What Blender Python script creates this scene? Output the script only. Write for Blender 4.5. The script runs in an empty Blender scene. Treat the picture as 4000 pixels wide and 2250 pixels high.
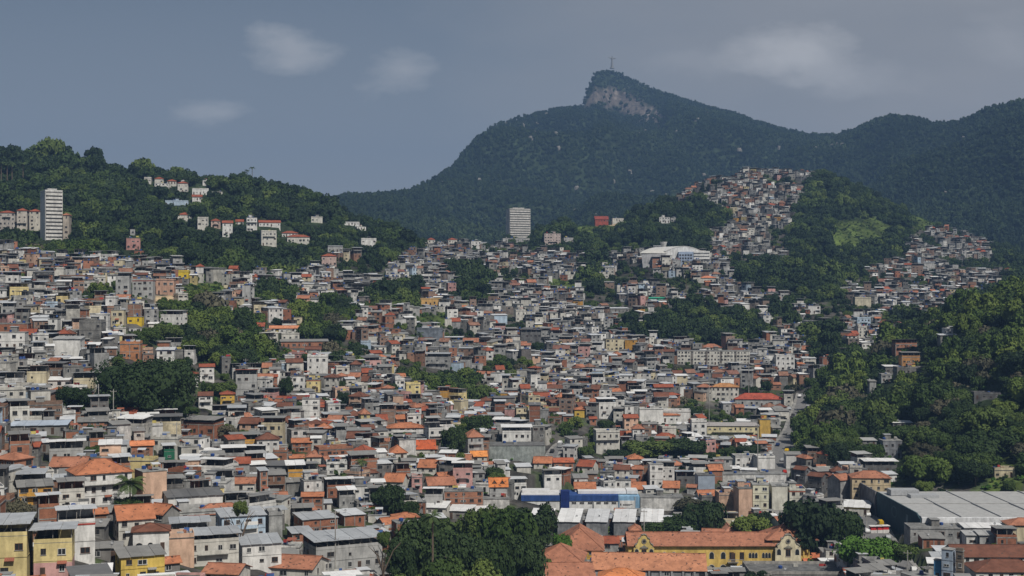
import bpy, math, random
import numpy as np
from mathutils import Vector, Matrix
rnd = random.Random(7)
nrs = np.random.RandomState(11)
SC = bpy.context.scene
COL = SC.collection
R = math.radians
F = 5400.0          # focal length in photo pixels (4000 wide)
CZ = 100.0          # camera height above the datum

# ------------------------------------------------------------ camera, sky, sun, exposure
cam_d = bpy.data.cameras.new('camera'); cam = bpy.data.objects.new('camera', cam_d); COL.objects.link(cam)
cam.location = (0, 0, CZ); cam.rotation_euler = (R(90), 0, 0)
cam_d.sensor_width = 36; cam_d.lens = 36 * F / 4000; cam_d.shift_y = -25 / 4000
cam_d.clip_start = 1; cam_d.clip_end = 40000
SC.camera = cam
SUN_EL, SUN_AZ = R(52), R(150)      # azimuth measured from +Y towards +X: behind the camera, to the right
world = bpy.data.worlds.new("World"); SC.world = world; world.use_nodes = True
SC.view_settings.view_transform = 'Standard'; SC.view_settings.look = 'None'
SC.view_settings.exposure = -0.17; SC.view_settings.gamma = 1.0; SC.view_settings.use_curve_mapping = False
SC.cycles.use_denoising = True
SC.cycles.max_bounces = 4; SC.cycles.diffuse_bounces = 1; SC.cycles.glossy_bounces = 2
SC.cycles.transparent_max_bounces = 8; SC.cycles.volume_bounces = 0
SC.cycles.use_adaptive_sampling = False
SC.cycles.caustics_reflective = False; SC.cycles.caustics_refractive = False
sun_d = bpy.data.lights.new('sun', 'SUN'); sun = bpy.data.objects.new('sun', sun_d); COL.objects.link(sun)
sun_d.energy = 5.0; sun_d.angle = R(0.5); sun_d.color = (1.0, 0.95, 0.87)
sdir = Vector((math.sin(SUN_AZ) * math.cos(SUN_EL), math.cos(SUN_AZ) * math.cos(SUN_EL), math.sin(SUN_EL)))
sun.rotation_euler = sdir.to_track_quat('Z', 'Y').to_euler()

class NT:
    """small helper for node trees"""
    def __init__(s, tree): s.t = tree; s.n = tree.nodes; s.l = tree.links
    def new(s, ty, **kw):
        n = s.n.new(ty)
        for k, v in kw.items(): setattr(n, k, v)
        return n
    def link(s, a, b): s.l.new(a, b)
    def put(s, sock, v):
        if hasattr(v, 'is_output') or isinstance(v, bpy.types.NodeSocket): s.l.new(v, sock)
        else: sock.default_value = v
    def math(s, op, a, b=0.0, c=None, clamp=False):
        n = s.n.new('ShaderNodeMath'); n.operation = op; n.use_clamp = clamp
        s.put(n.inputs[0], a); s.put(n.inputs[1], b)
        if c is not None: s.put(n.inputs[2], c)
        return n.outputs[0]
    def mix(s, fac, a, b, blend='MIX'):
        n = s.n.new('ShaderNodeMix'); n.data_type = 'RGBA'; n.blend_type = blend; n.clamp_factor = True
        s.put(n.inputs[0], fac)
        for i, x in ((6, a), (7, b)):
            if isinstance(x, tuple): n.inputs[i].default_value = (*x, 1) if len(x) == 3 else x
            else: s.put(n.inputs[i], x)
        return n.outputs[2]
    def noise(s, vec, scale, detail=3.0, rough=0.5):
        n = s.n.new('ShaderNodeTexNoise'); n.inputs['Scale'].default_value = scale
        n.inputs['Detail'].default_value = detail; n.inputs['Roughness'].default_value = rough
        if vec is not None: s.l.new(vec, n.inputs['Vector'])
        return n.outputs[0]
    def ramp(s, fac, stops):
        n = s.n.new('ShaderNodeValToRGB'); e = n.color_ramp.elements
        while len(e) < len(stops): e.new(0.5)
        for k, (p, c) in enumerate(stops):
            e[k].position = p; e[k].color = (*c, 1) if isinstance(c, tuple) else (c, c, c, 1)
        s.put(n.inputs[0], fac); return n.outputs[0]
    def vmul(s, vec, v3):
        n = s.n.new('ShaderNodeVectorMath'); n.operation = 'MULTIPLY'; s.l.new(vec, n.inputs[0]); n.inputs[1].default_value = v3
        return n.outputs[0]

def build_world():
    w = NT(world.node_tree); w.n.clear()
    out = w.new('ShaderNodeOutputWorld'); bg = w.new('ShaderNodeBackground'); w.link(bg.outputs[0], out.inputs[0])
    sky = w.new('ShaderNodeTexSky'); sky.sky_type = 'NISHITA'; sky.sun_disc = False
    sky.sun_elevation = SUN_EL; sky.sun_rotation = SUN_AZ; sky.altitude = 100
    tc = w.new('ShaderNodeTexCoord'); sep = w.new('ShaderNodeSeparateXYZ'); w.link(tc.outputs['Generated'], sep.inputs[0])
    X, Y, Z = sep.outputs
    ay = w.math('MAXIMUM', w.math('ABSOLUTE', Y), 0.15)
    px = w.math('DIVIDE', X, ay); pz = w.math('DIVIDE', Z, ay)
    cw = w.new('ShaderNodeCombineXYZ'); w.put(cw.inputs[0], px); w.put(cw.inputs[1], w.math('MULTIPLY', pz, 2.0))
    wa = w.noise(cw.outputs[0], 14.0, 6, 0.6); cw2 = w.new('ShaderNodeCombineXYZ'); w.put(cw2.inputs[0], w.math('ADD', px, 7.3)); w.put(cw2.inputs[1], w.math('MULTIPLY', pz, 2.0)); wb = w.noise(cw2.outputs[0], 14.0, 6, 0.6)
    qx = w.math('ADD', px, w.math('MULTIPLY', w.math('SUBTRACT', wa, 0.5), 0.07)); qz = w.math('ADD', pz, w.math('MULTIPLY', w.math('SUBTRACT', wb, 0.5), 0.045))
    comb = w.new('ShaderNodeCombineXYZ'); w.put(comb.inputs[0], px); w.put(comb.inputs[1], w.math('MULTIPLY', pz, 2.2))
    P = comb.outputs[0]
    wob = w.noise(P, 9.0, 5, 0.6); wob2 = w.noise(P, 3.0, 5, 0.55); wob3 = w.noise(w.vmul(P, (1, 1.6, 1)), 1.7, 4, 0.5)
    # even tone of the hazy, half clouded sky: deeper blue-grey above, paler towards the ground
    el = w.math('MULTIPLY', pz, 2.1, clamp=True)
    base = w.ramp(el, [(0.0, (0.39, 0.40, 0.415)), (0.18, (0.31, 0.33, 0.36)), (0.5, (0.15, 0.187, 0.24)), (1.0, (0.085, 0.115, 0.165))])  # topmost stop, out of view, is deepened to lower the ambient fill
    # thin grey cloud thickening towards the right of the view
    gx = w.math('ADD', w.math('MULTIPLY', px, 2.6), 0.24)
    veil = w.math('ADD', gx, w.math('MULTIPLY', w.math('SUBTRACT', wob2, 0.5), 1.5), clamp=True)
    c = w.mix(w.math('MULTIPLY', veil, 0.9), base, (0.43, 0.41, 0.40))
    dark = w.math('MULTIPLY', w.math('SUBTRACT', wob3, 0.47, clamp=True), 3.6, clamp=True)
    c = w.mix(w.math('MULTIPLY', dark, w.math('MULTIPLY', veil, 0.8)), c, (0.21, 0.225, 0.245))
    # soft cumulus puffs
    for (u, v, ru, rv, s) in ((1150, 195, 190, 90, .55), (1560, 270, 170, 110, .5), (820, 440, 170, 75, .5), (3170, 215, 300, 130, .85),
                              (3330, 300, 330, 100, .35), (2700, 250, 250, 50, .15), (3900, 150, 250, 120, .25), (-900, 350, 300, 120, .5), (4900, 300, 400, 160, .5)):
        cx, cz = (u - 2000) / F, (1100 - v) / F
        dx = w.math('DIVIDE', w.math('SUBTRACT', qx, cx), ru / F); dz = w.math('DIVIDE', w.math('SUBTRACT', qz, cz), rv / F)
        d = w.math('ADD', w.math('MULTIPLY', dx, dx), w.math('MULTIPLY', dz, dz))
        d = w.math('SUBTRACT', 1.0, w.math('SQRT', d))
        d = w.math('ADD', d, w.math('ADD', w.math('MULTIPLY', w.math('SUBTRACT', wob, 0.5), 1.5), w.math('MULTIPLY', w.math('SUBTRACT', wob2, 0.5), 1.2)), clamp=True)
        d = w.math('MULTIPLY', w.math('SMOOTH_MIN', w.math('MULTIPLY', d, 1.2), 1.0, 0.3), s)
        c = w.mix(d, c, (0.66, 0.645, 0.64))
    # below the horizon
    up = w.math('GREATER_THAN', Z, -0.01)
    c = w.mix(up, (0.12, 0.13, 0.13), c)
    # custom veil is given in final radiance; the physical sky carries a share of it
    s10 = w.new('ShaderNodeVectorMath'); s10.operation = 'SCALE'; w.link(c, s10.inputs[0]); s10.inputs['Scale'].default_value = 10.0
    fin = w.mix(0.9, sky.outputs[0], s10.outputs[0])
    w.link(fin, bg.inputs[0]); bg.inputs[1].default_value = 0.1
build_world()

# ------------------------------------------------------------ materials
def newmat(name):
    m = bpy.data.materials.new(name); m.use_nodes = True; t = NT(m.node_tree)
    b = t.n['Principled BSDF']; return m, t, b
def attr_mat(name, rough=0.9, stain=0.35, streak=0.3, spots=None, wave=None, wavestr=0.0, spec=0.2, fine=0.12):
    m, t, b = newmat(name)
    a = t.new('ShaderNodeAttribute'); a.attribute_name = 'Col'
    geo = t.new('ShaderNodeNewGeometry'); pos = geo.outputs['Position']
    n1 = t.noise(pos, 0.35, 5, 0.65); n2 = t.noise(t.vmul(pos, (0.8, 0.8, 0.16)), 1.0, 3, 0.6); n3 = t.noise(pos, 2.5, 3, 0.6)
    f1 = t.ramp(n1, [(0.38, 1.0 - stain), (0.62, 1.0)])
    f2 = t.ramp(n2, [(0.40, 1.0 - streak), (0.56, 1.0)])
    f3 = t.ramp(n3, [(0.3, 1.0 - fine), (0.7, 1.0 + 0.0)])
    c = t.mix(1.0, a.outputs['Color'], f1, 'MULTIPLY'); c = t.mix(1.0, c, f2, 'MULTIPLY'); c = t.mix(1.0, c, f3, 'MULTIPLY')
    if spots:
        n4 = t.noise(pos, spots[0], 2, 0.5)
        c = t.mix(t.ramp(n4, [(spots[1], 0.0), (spots[1] + 0.06, 1.0)]), c, spots[2])
    if wave:
        wv = t.new('ShaderNodeTexWave'); wv.inputs['Scale'].default_value = wave; wv.inputs['Distortion'].default_value = 0.6; wv.bands_direction = 'DIAGONAL' if wavestr < 0 else 'X'
        t.link(pos, wv.inputs['Vector'])
        c = t.mix(1.0, c, t.ramp(wv.outputs['Fac'], [(0.0, 1.0 - abs(wavestr)), (0.5, 1.0)]), 'MULTIPLY')
    t.link(c, b.inputs['Base Color']); b.inputs['Roughness'].default_value = rough; b.inputs['Specular IOR Level'].default_value = spec
    return m
M_PAINT = attr_mat('painted_plaster', stain=0.24, streak=0.22)
M_CONC = attr_mat('weathered_concrete', stain=0.42, streak=0.26, fine=0.25)
M_SHEET = attr_mat('corrugated_sheet', rough=0.6, stain=0.17, streak=0.08, wave=0.9, wavestr=0.22, spec=0.35)
M_TILE = attr_mat('clay_tile', rough=0.85, stain=0.3, streak=0.1, spots=(1.1, 0.62, (0.10, 0.055, 0.04)), wave=1.1, wavestr=0.16)
def brickmat():
    m, t, b = newmat('hollow_brick')
    a = t.new('ShaderNodeAttribute'); a.attribute_name = 'Col'
    geo = t.new('ShaderNodeNewGeometry'); pos = geo.outputs['Position']
    n1 = t.noise(pos, 0.6, 5, 0.7); n3 = t.noise(t.vmul(pos, (3, 3, 5)), 1.0, 3, 0.6)
    f1 = t.ramp(n1, [(0.35, (0.62, 0.66, 0.7)), (0.6, (1, 1, 1))]); f3 = t.ramp(n3, [(0.3, (0.72, 0.72, 0.75)), (0.65, (1.08, 1.05, 1.0))])
    sep = t.new('ShaderNodeSeparateXYZ'); t.link(pos, sep.inputs[0])
    row = t.math('PINGPONG', sep.outputs[2], 0.10)
    f4 = t.ramp(t.math('MULTIPLY', row, 10.0), [(0.0, (0.8, 0.8, 0.82)), (0.25, (1, 1, 1))])
    c = t.mix(1.0, a.outputs['Color'], f1, 'MULTIPLY'); c = t.mix(1.0, c, f3, 'MULTIPLY'); c = t.mix(1.0, c, f4, 'MULTIPLY')
    t.link(c, b.inputs['Base Color']); b.inputs['Roughness'].default_value = 0.95; b.inputs['Specular IOR Level'].default_value = 0.1
    return m
M_BRICK = brickmat()
def plain(name, col, rough=0.5, spec=0.5, metal=0.0):
    m, t, b = newmat(name); geo = t.new('ShaderNodeNewGeometry')
    n = t.noise(geo.outputs['Position'], 1.5, 3)
    t.link(t.mix(1.0, col, t.ramp(n, [(0.3, 0.8), (0.7, 1.1)]), 'MULTIPLY'), b.inputs['Base Color'])
    b.inputs['Roughness'].default_value = rough; b.inputs['Specular IOR Level'].default_value = spec; b.inputs['Metallic'].default_value = metal
    return m
M_GLASS = plain('dark_glass', (0.025, 0.028, 0.03), 0.25, 0.4)
M_TANK = plain('blue_plastic', (0.02, 0.06, 0.22), 0.4)
M_BARK = plain('bark', (0.13, 0.10, 0.075), 0.95, 0.1)
M_METAL = plain('galvanised_steel', (0.35, 0.36, 0.37), 0.5)
def foliage(name, c0, c1, c2, wide=False):
    m, t, b = newmat(name)
    oi = t.new('ShaderNodeObjectInfo'); geo = t.new('ShaderNodeNewGeometry')
    n = t.noise(geo.outputs['Position'], 0.45, 3, 0.6)
    big = t.noise(geo.outputs['Position'], 0.0045 if wide else 0.018, 4, 0.6)  # wide setting drifts slowly, painting broad slope shading into the leaves
    f = t.math('ADD', t.math('MULTIPLY', oi.outputs['Random'], 0.30 if wide else 0.55), t.math('MULTIPLY', n, 0.55 if wide else 0.45))
    f = t.math('ADD', f, t.math('MULTIPLY', t.math('SUBTRACT', big, 0.5), 1.0), clamp=True)
    c = t.ramp(f, [(0.12, c0), (0.5, c1), (0.92, c2)])
    t.link(c, b.inputs['Base Color']); b.inputs['Roughness'].default_value = 0.75; b.inputs['Specular IOR Level'].default_value = 0.15
    return m
M_LEAF = foliage('leaves', (0.014, 0.028, 0.009), (0.040, 0.068, 0.017), (0.10, 0.135, 0.032))
M_LEAF_FAR = foliage('far_leaves', (0.010, 0.020, 0.010), (0.028, 0.048, 0.019), (0.068, 0.098, 0.036), True)  # darkened to stand in for cloud shadow; broad noise paints slope shading
M_LEAF_MID = foliage('mid_leaves', (0.026, 0.050, 0.010), (0.065, 0.102, 0.020), (0.13, 0.165, 0.034))
M_LEAF_DARK = foliage('dark_leaves', (0.012, 0.022, 0.010), (0.022, 0.040, 0.014), (0.040, 0.065, 0.020))
M_LEAF_BRIGHT = foliage('bright_leaves', (0.035, 0.075, 0.012), (0.06, 0.13, 0.02), (0.09, 0.17, 0.03))
M_LEAF_DRY = foliage('dry_leaves', (0.04, 0.042, 0.025), (0.075, 0.072, 0.045), (0.12, 0.11, 0.07))
M_PALM = foliage('palm_fronds', (0.03, 0.05, 0.018), (0.055, 0.085, 0.025), (0.10, 0.13, 0.04))
MATS = [M_PAINT, M_BRICK, M_CONC, M_SHEET, M_TILE, M_GLASS, M_TANK, M_METAL]
PAINT, BRICK, CONC, SHEET, TILE, GLASS, TANK, METAL = range(8)

# ------------------------------------------------------------ mesh collector
class G:
    def __init__(s): s.v = []; s.f = []; s.m = []; s.c = []
    def quad(s, a, b, c, d, m, col):
        n = len(s.v); s.v += [a, b, c, d]; s.f.append((n, n+1, n+2, n+3)); s.m.append(m); s.c.append(col)
    def tri(s, a, b, c, m, col):
        n = len(s.v); s.v += [a, b, c]; s.f.append((n, n+1, n+2)); s.m.append(m); s.c.append(col)
    def box(s, x0, x1, y0, y1, z0, z1, m, col, bottom=True, topcol=None):
        n = len(s.v)
        s.v += [(x0,y0,z0),(x1,y0,z0),(x1,y1,z0),(x0,y1,z0),(x0,y0,z1),(x1,y0,z1),(x1,y1,z1),(x0,y1,z1)]
        s.f += [(n,n+1,n+5,n+4),(n+1,n+2,n+6,n+5),(n+2,n+3,n+7,n+6),(n+3,n,n+4,n+7),(n+4,n+5,n+6,n+7)]
        s.m += [m]*5; s.c += [col]*4 + [topcol or col]
        if bottom: s.f.append((n+3,n+2,n+1,n)); s.m.append(m); s.c.append(col)
    def slab(s, a, b, c, d, t, m, col):
        """four top corners (counter-clockwise from above) and a thickness"""
        n = len(s.v)
        s.v += [(*p[:2], p[2]-t) for p in (a,b,c,d)] + [a,b,c,d]
        s.f += [(n,n+1,n+5,n+4),(n+1,n+2,n+6,n+5),(n+2,n+3,n+7,n+6),(n+3,n,n+4,n+7),(n+4,n+5,n+6,n+7),(n+3,n+2,n+1,n)]
        s.m += [m]*6; s.c += [col]*6
    def cyl(s, x, y, z0, z1, r0, r1, m, col, k=8, cap=True):
        n = len(s.v)
        for z, r in ((z0, r0), (z1, r1)):
            for i in range(k):
                a = 2*math.pi*i/k; s.v.append((x+r*math.cos(a), y+r*math.sin(a), z))
        for i in range(k):
            j = (i+1) % k; s.f.append((n+i, n+j, n+k+j, n+k+i)); s.m.append(m); s.c.append(col)
        if cap: s.f.append(tuple(n+k+i for i in range(k))); s.m.append(m); s.c.append(col)
    def add(s, o, x, y, z, rot):
        n = len(s.v); c, q = math.cos(rot), math.sin(rot)
        s.v += [(x+c*a-q*b, y+q*a+c*b, z+e) for a, b, e in o.v]
        s.f += [tuple(n+i for i in f) for f in o.f]; s.m += o.m; s.c += o.c
    def mesh(s, name):
        me = bpy.data.meshes.new(name)
        used = sorted(set(s.m)); rm = {k: i for i, k in enumerate(used)}
        me.from_pydata(s.v, [], s.f)
        for k in used: me.materials.append(MATS[k])
        me.polygons.foreach_set('material_index', [rm[k] for k in s.m])
        at = me.attributes.new('Col', 'FLOAT_COLOR', 'FACE')
        arr = np.ones((len(s.f), 4), dtype=np.float32); arr[:, :3] = np.array(s.c, dtype=np.float32)
        at.data.foreach_set('color', arr.ravel())
        return me
    def obj(s, name, parent=None, loc=None):
        if not s.v: return None
        o = bpy.data.objects.new(name, s.mesh(name)); COL.objects.link(o)
        if parent: o.parent = parent
        if loc: o.location = loc
        return o
def tag(o, label=None, cat=None, group=None, kind=None):
    for k, v in (('label', label), ('category', cat), ('group', group), ('kind', kind)):
        if v: o[k] = v
    return o
def empty(name, loc, rz=0, label=None, cat=None, group=None):
    o = bpy.data.objects.new(name, None); COL.objects.link(o); o.location = loc; o.rotation_euler = (0, 0, rz)
    o.empty_display_size = 0.5
    return tag(o, label, cat, group)

# ------------------------------------------------------------ terrain: profiles per direction, (distance, photo row of the ground)
NEAR = {
 -1200: [(100,2900),(200,2300),(260,2180),(330,1900),(440,1600),(600,1200),(800,960),(950,860),(1250,560)],
 0:   [(100,3600),(200,2600),(265,2260),(300,2080),(360,1860),(440,1650),(500,1530),(600,1290),(700,1130),(820,1010),(950,920),(1080,780),(1250,625)],
 250: [(100,3600),(200,2620),(265,2270),(300,2110),(360,1890),(440,1690),(500,1560),(600,1310),(700,1160),(820,1030),(950,930),(1080,785),(1250,628)],
 450: [(100,3700),(200,2700),(280,2270),(330,2060),(370,1960),(430,1720),(480,1620),(560,1390),(640,1230),(740,1110),(840,1040),(950,950),(1080,820),(1230,670)],
 800: [(100,3800),(200,2800),(300,2300),(370,2060),(460,1810),(580,1560),(660,1370),(760,1180),(860,1070),(1020,900),(1220,715)],
 1000:[(100,3800),(200,2850),(310,2310),(385,2060),(470,1830),(590,1590),(690,1370),(790,1200),(880,1100),(1050,920),(1230,735)],
 1200:[(100,3900),(200,2900),(330,2310),(410,2050),(490,1820),(600,1610),(720,1370),(850,1190),(920,1110),(1080,945),(1250,768)],
 1400:[(100,3900),(200,2950),(340,2330),(420,2060),(500,1830),(610,1620),(740,1370),(880,1180),(960,1100),(1080,980),(1230,866)],
 1600:[(100,4000),(200,3000),(350,2350),(430,2080),(510,1850),(620,1640),(700,1520),(800,1350),(930,1180),(1020,1090),(1120,1010),(1230,930)],
 1800:[(100,4000),(200,3050),(370,2330),(460,2080),(530,1880),(620,1700),(720,1560),(860,1350),(1020,1160),(1120,1070),(1220,1000),(1330,960)],
 2000:[(100,4000),(200,3050),(390,2310),(460,2120),(540,1930),(630,1740),(740,1550),(880,1340),(1060,1150),(1200,1060),(1300,1000),(1420,955),(1600,930)],
 2250:[(100,4100),(200,3100),(410,2300),(480,2120),(560,1940),(650,1740),(760,1540),(900,1340),(1080,1150),(1220,1050),(1350,970),(1480,880)],
 2400:[(100,4100),(200,3100),(430,2290),(500,2120),(575,1950),(660,1750),(760,1560),(900,1360),(1080,1160),(1230,1050),(1350,960),(1500,866)],
 2600:[(100,4100),(200,3100),(430,2290),(500,2120),(575,1950),(660,1760),(770,1580),(900,1390),(1060,1180),(1172,1034),(1300,965),(1450,850),(1560,785)],
 2750:[(100,4100),(200,3100),(430,2290),(500,2120),(575,1950),(660,1770),(780,1580),(880,1420),(1040,1200),(1172,1040),(1290,990),(1450,850),(1600,715)],
 2900:[(100,4100),(200,3100),(430,2290),(500,2120),(575,1960),(680,1760),(780,1600),(860,1460),(960,1330),(1080,1190),(1200,1090),(1300,1010),(1450,860),(1600,730),(1700,665)],
 3100:[(100,4100),(200,3100),(430,2290),(500,2110),(570,1950),(650,1790),(780,1610),(860,1480),(960,1330),(1100,1180),(1300,1020),(1450,890),(1600,740),(1700,675)],
 3220:[(100,4100),(200,3050),(430,2280),(490,2120),(560,1930),(640,1770),(740,1600),(860,1430),(980,1290),(1150,1140),(1300,1020),(1450,890),(1600,750),(1700,690)],
 3400:[(100,4000),(200,3000),(420,2270),(480,2110),(550,1930),(620,1770),(720,1600),(820,1430),(950,1310),(1150,1160),(1300,1050),(1450,920),(1600,810),(1680,775)],
 3600:[(100,3900),(200,2950),(400,2260),(460,2100),(540,1940),(600,1780),(700,1560),(780,1380),(850,1300),(1000,1290),(1200,1170),(1350,1050),(1500,930),(1650,845)],
 3800:[(100,3800),(200,2900),(390,2260),(450,2100),(530,1930),(600,1720),(680,1480),(740,1290),(800,1210),(960,1240),(1200,1160),(1350,1060),(1500,980),(1650,930)],
 4000:[(100,3800),(200,2900),(390,2260),(450,2090),(530,1900),(600,1640),(660,1420),(720,1240),(790,1150),(960,1200),(1200,1130),(1400,1060),(1600,1010)],
 4600:[(100,3700),(200,2850),(390,2230),(530,1850),(600,1560),(680,1300),(760,1130),(800,1080),(1000,1120),(1300,1060),(1600,1000)],
 5400:[(100,3700),(200,2800),(390,2200),(530,1800),(620,1480),(760,1150),(1000,1080),(1600,1000)],
}
SKYLINE = [(-1400,800),(0,790),(1200,790),(1335,776),(1420,768),(1522,762),(1615,742),(1708,695),(1786,633),(1863,540),(1910,497),(1957,472),(2065,452),(2150,434),(2240,418),(2281,414),
 (2288,350),(2312,312),(2322,285),(2340,276),(2400,277),(2430,290),(2500,325),(2600,364),(2700,397),(2860,444),(2950,478),(3043,506),(3200,533),(3261,533),(3339,508),(3416,478),
 (3479,458),(3556,465),(3650,487),(3727,482),(3804,451),(3882,420),(4000,396),(4400,430),(5400,520)]
RIDGE = [(-1400,2600),(1400,2500),(1700,2900),(1900,3500),(2280,4250),(2400,4500),(2700,4250),(3050,3800),(3480,3200),(4000,2700),(5400,2500)]
US = np.arange(-1200, 5201, 15.0)
YS = 100 * np.exp(np.arange(0, 545) * 0.0080)     # 100 .. ~7760 m
UU, YY = np.meshgrid(US, YS)
def vnoise(x, y, seed):
    """value noise on numpy arrays"""
    xi = np.floor(x).astype(int); yi = np.floor(y).astype(int); fx = x - xi; fy = y - yi
    fx = fx*fx*(3-2*fx); fy = fy*fy*(3-2*fy)
    def h(a, b):
        n = (a*374761393 + b*668265263 + seed*974634777) & 0xffffffff
        n = ((n ^ (n >> 13)) * 1274126177) & 0xffffffff
        return ((n ^ (n >> 16)) & 0xffff) / 65535.0
    return (h(xi,yi)*(1-fx)+h(xi+1,yi)*fx)*(1-fy)+(h(xi,yi+1)*(1-fx)+h(xi+1,yi+1)*fx)*fy
def fbm(x, y, seed, o=4):
    s = 0; a = 0.5
    for k in range(o): s = s + a*(vnoise(x*2**k, y*2**k, seed+k)-0.5); a *= 0.5
    return s
def build_heights():
    cols = sorted(NEAR); Z = []
    for u in cols:
        p = NEAR[u]; ys = [a for a, b in p]; zs = [CZ + a*(1100-b)/F for a, b in p]
        ye, ze = ys[-1], zs[-1]
        ys += [ye+60, ye+500, 9000]; zs += [ze-8, ze-140, ze-600]
        Z.append(np.interp(YS, ys, zs))
    Z = np.array(Z).T
    near = np.empty_like(UU)
    for i in range(len(YS)): near[i] = np.interp(US, cols, Z[i])
    k = np.hanning(9); k /= k.sum()
    near = np.apply_along_axis(lambda a: np.convolve(np.pad(a, 4, 'edge'), k, 'valid'), 1, near)
    near = np.apply_along_axis(lambda a: np.convolve(np.pad(a, 4, 'edge'), k, 'valid'), 0, near)
    XX = YY*(UU-2000)/F
    near += fbm(XX/60, YY/60, 3)*np.interp(YY, [200, 900, 1700], [3, 10, 16])
    # far mountains
    sk = np.interp(US, *zip(*SKYLINE)); rg = np.interp(US, *zip(*RIDGE))
    zr = CZ + rg*(1100-sk)/F
    Y0 = 1850.0; z0 = 130.0
    t = np.clip((YY-Y0)/(rg-Y0), 0, 1)
    cl = np.clip(1-np.abs(US-2420)/190.0, 0, 1)**0.5; cl[(US < 2284)] = 0      # cliff under the summit
    prof = t**1.12
    low = np.interp(t, [0, .90, .955, 1.0], [0, .70, .88, 1.0])
    pr = prof*(1-cl) + low*cl
    far = z0 + (zr-z0)*pr
    sp = (1-np.abs(fbm(XX/520+3, YY/700, 21, 4))*4)
    far += (sp-0.6)*115*np.sin(math.pi*np.clip(t, 0, 1))**0.8*np.clip((zr-z0)/300, 0.2, 1)
    far += fbm(XX/90, YY/90, 9)*14*np.clip(4*t*(1-t), 0, 1)
    back = YY > rg
    far = np.where(back, zr-(YY-rg)*0.35, far)
    far = np.maximum(far, 40-0*YY)
    far = np.where(YY < Y0, -999, far)
    z = np.maximum(near, far); z = np.maximum(z, -30)
    return z, rg
ZZ, RG = build_heights()
LU, LY = math.log(YS[1]/YS[0]), math.log(YS[0])
def ground(x, y):
    """bilinear ground height at world x, y (scalar)"""
    y = max(y, YS[0]+.01); u = 2000+F*x/y
    a = min(max((u-US[0])/15.0, 0), len(US)-1.001); b = min(max((math.log(y)-LY)/LU, 0), len(YS)-1.001)
    i = int(a); j = int(b); fa = a-i; fb = b-j
    return (ZZ[j,i]*(1-fa)+ZZ[j,i+1]*fa)*(1-fb)+(ZZ[j+1,i]*(1-fa)+ZZ[j+1,i+1]*fa)*fb
def ground_np(x, y):
    u = 2000+F*x/y; a = np.clip((u-US[0])/15.0, 0, len(US)-1.001); b = np.clip((np.log(y)-LY)/LU, 0, len(YS)-1.001)
    i = a.astype(int); j = b.astype(int); fa = a-i; fb = b-j
    return (ZZ[j,i]*(1-fa)+ZZ[j,i+1]*fa)*(1-fb)+(ZZ[j+1,i]*(1-fa)+ZZ[j+1,i+1]*fa)*fb
def proj(x, y, z): return 2000+F*x/y, 1100-F*(z-CZ)/y
def at(u, v, Y): return (Y*(u-2000)/F, Y, CZ+Y*(1100-v)/F)
def in_poly(u, v, poly):
    u = np.asarray(u, float); v = np.asarray(v, float); r = np.zeros(u.shape, bool); n = len(poly)
    for i in range(n):
        (x0, y0), (x1, y1) = poly[i], poly[(i+1) % n]
        if y0 == y1: continue
        c = ((y0 > v) != (y1 > v)) & (u < (x1-x0)*(v-y0)/(y1-y0)+x0); r ^= c
    return r
WOODS = [
 [(-1300,960),(0,975),(200,1015),(330,1040),(560,1010),(640,1040),(900,1095),(1150,1085),(1250,1020),(1350,985),(1480,1060),(1600,1000),(1700,960),(1700,500),(-1300,300)],
 [(690,1115),(880,1100),(890,1190),(720,1215)], [(620,1270),(760,1195),(900,1245),(1000,1290),(1060,1390),(1040,1460),(860,1460),(760,1420),(700,1360),(560,1350)],
 [(970,1145),(1140,1140),(1150,1205),(1000,1215)],
 [(1150,1255),(1290,1170),(1350,1210),(1400,1280),(1300,1300),(1400,1400),(1390,1450),(1310,1450),(1250,1370),(1180,1320)],
 [(1420,1195),(1500,1120),(1640,1095),(1650,1215),(1560,1235),(1430,1220)], [(1600,1235),(1750,1215),(1770,1275),(1620,1280)],
 [(1760,1060),(1890,1060),(1910,1190),(1800,1210)], [(1550,1500),(1700,1470),(1850,1490),(1960,1580),(1900,1590),(1720,1570),(1600,1530)],
 [(2560,1215),(2700,1190),(2950,1240),(3030,1330),(2900,1365),(2600,1350),(2460,1340),(2550,1270)],
 [(2280,1040),(2360,1000),(2345,1150),(2290,1150)], [(2410,1215),(2490,1210),(2480,1320),(2415,1320)],
 [(2840,1040),(3130,1010),(3290,1110),(3280,1190),(3090,1150),(2900,1140)], [(3000,1200),(3100,1190),(3115,1300),(3010,1290)],
 [(3130,1300),(3300,1310),(3300,1400),(3180,1450)], [(3430,1245),(3560,1235),(3560,1290),(3440,1290)],
 [(3085,1800),(3130,1660),(3185,1560),(3250,1430),(3420,1350),(3560,1285),(3700,1250),(3780,1190),(4000,1060),(5300,900),(5300,1900),(4000,1880),(3520,1880),(3440,1800),(3330,1830),(3200,1800)],
 [(1700,930),(1960,960),(2100,1000),(2330,985),(2600,1000),(2760,1005),(2765,920),(2860,870),(2850,835),(2740,790),(2600,800),(2400,800),(1700,840)],
 [(3070,1030),(3095,850),(3140,760),(3200,640),(3330,640),(3720,840),(3560,870),(3540,1000),(3440,1050),(3280,1130),(3130,1060)],
 [(3860,990),(4000,900),(5300,800),(5300,1130),(3960,1090),(3900,1040)],
 [(1530,2330),(1555,2150),(1650,2060),(1900,2040),(2000,1980),(2110,2000),(2150,2080),(2110,2330)],
 [(3480,1800),(3560,1760),(3700,1770),(4000,1800),(4000,1900),(3480,1900)],
]
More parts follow.
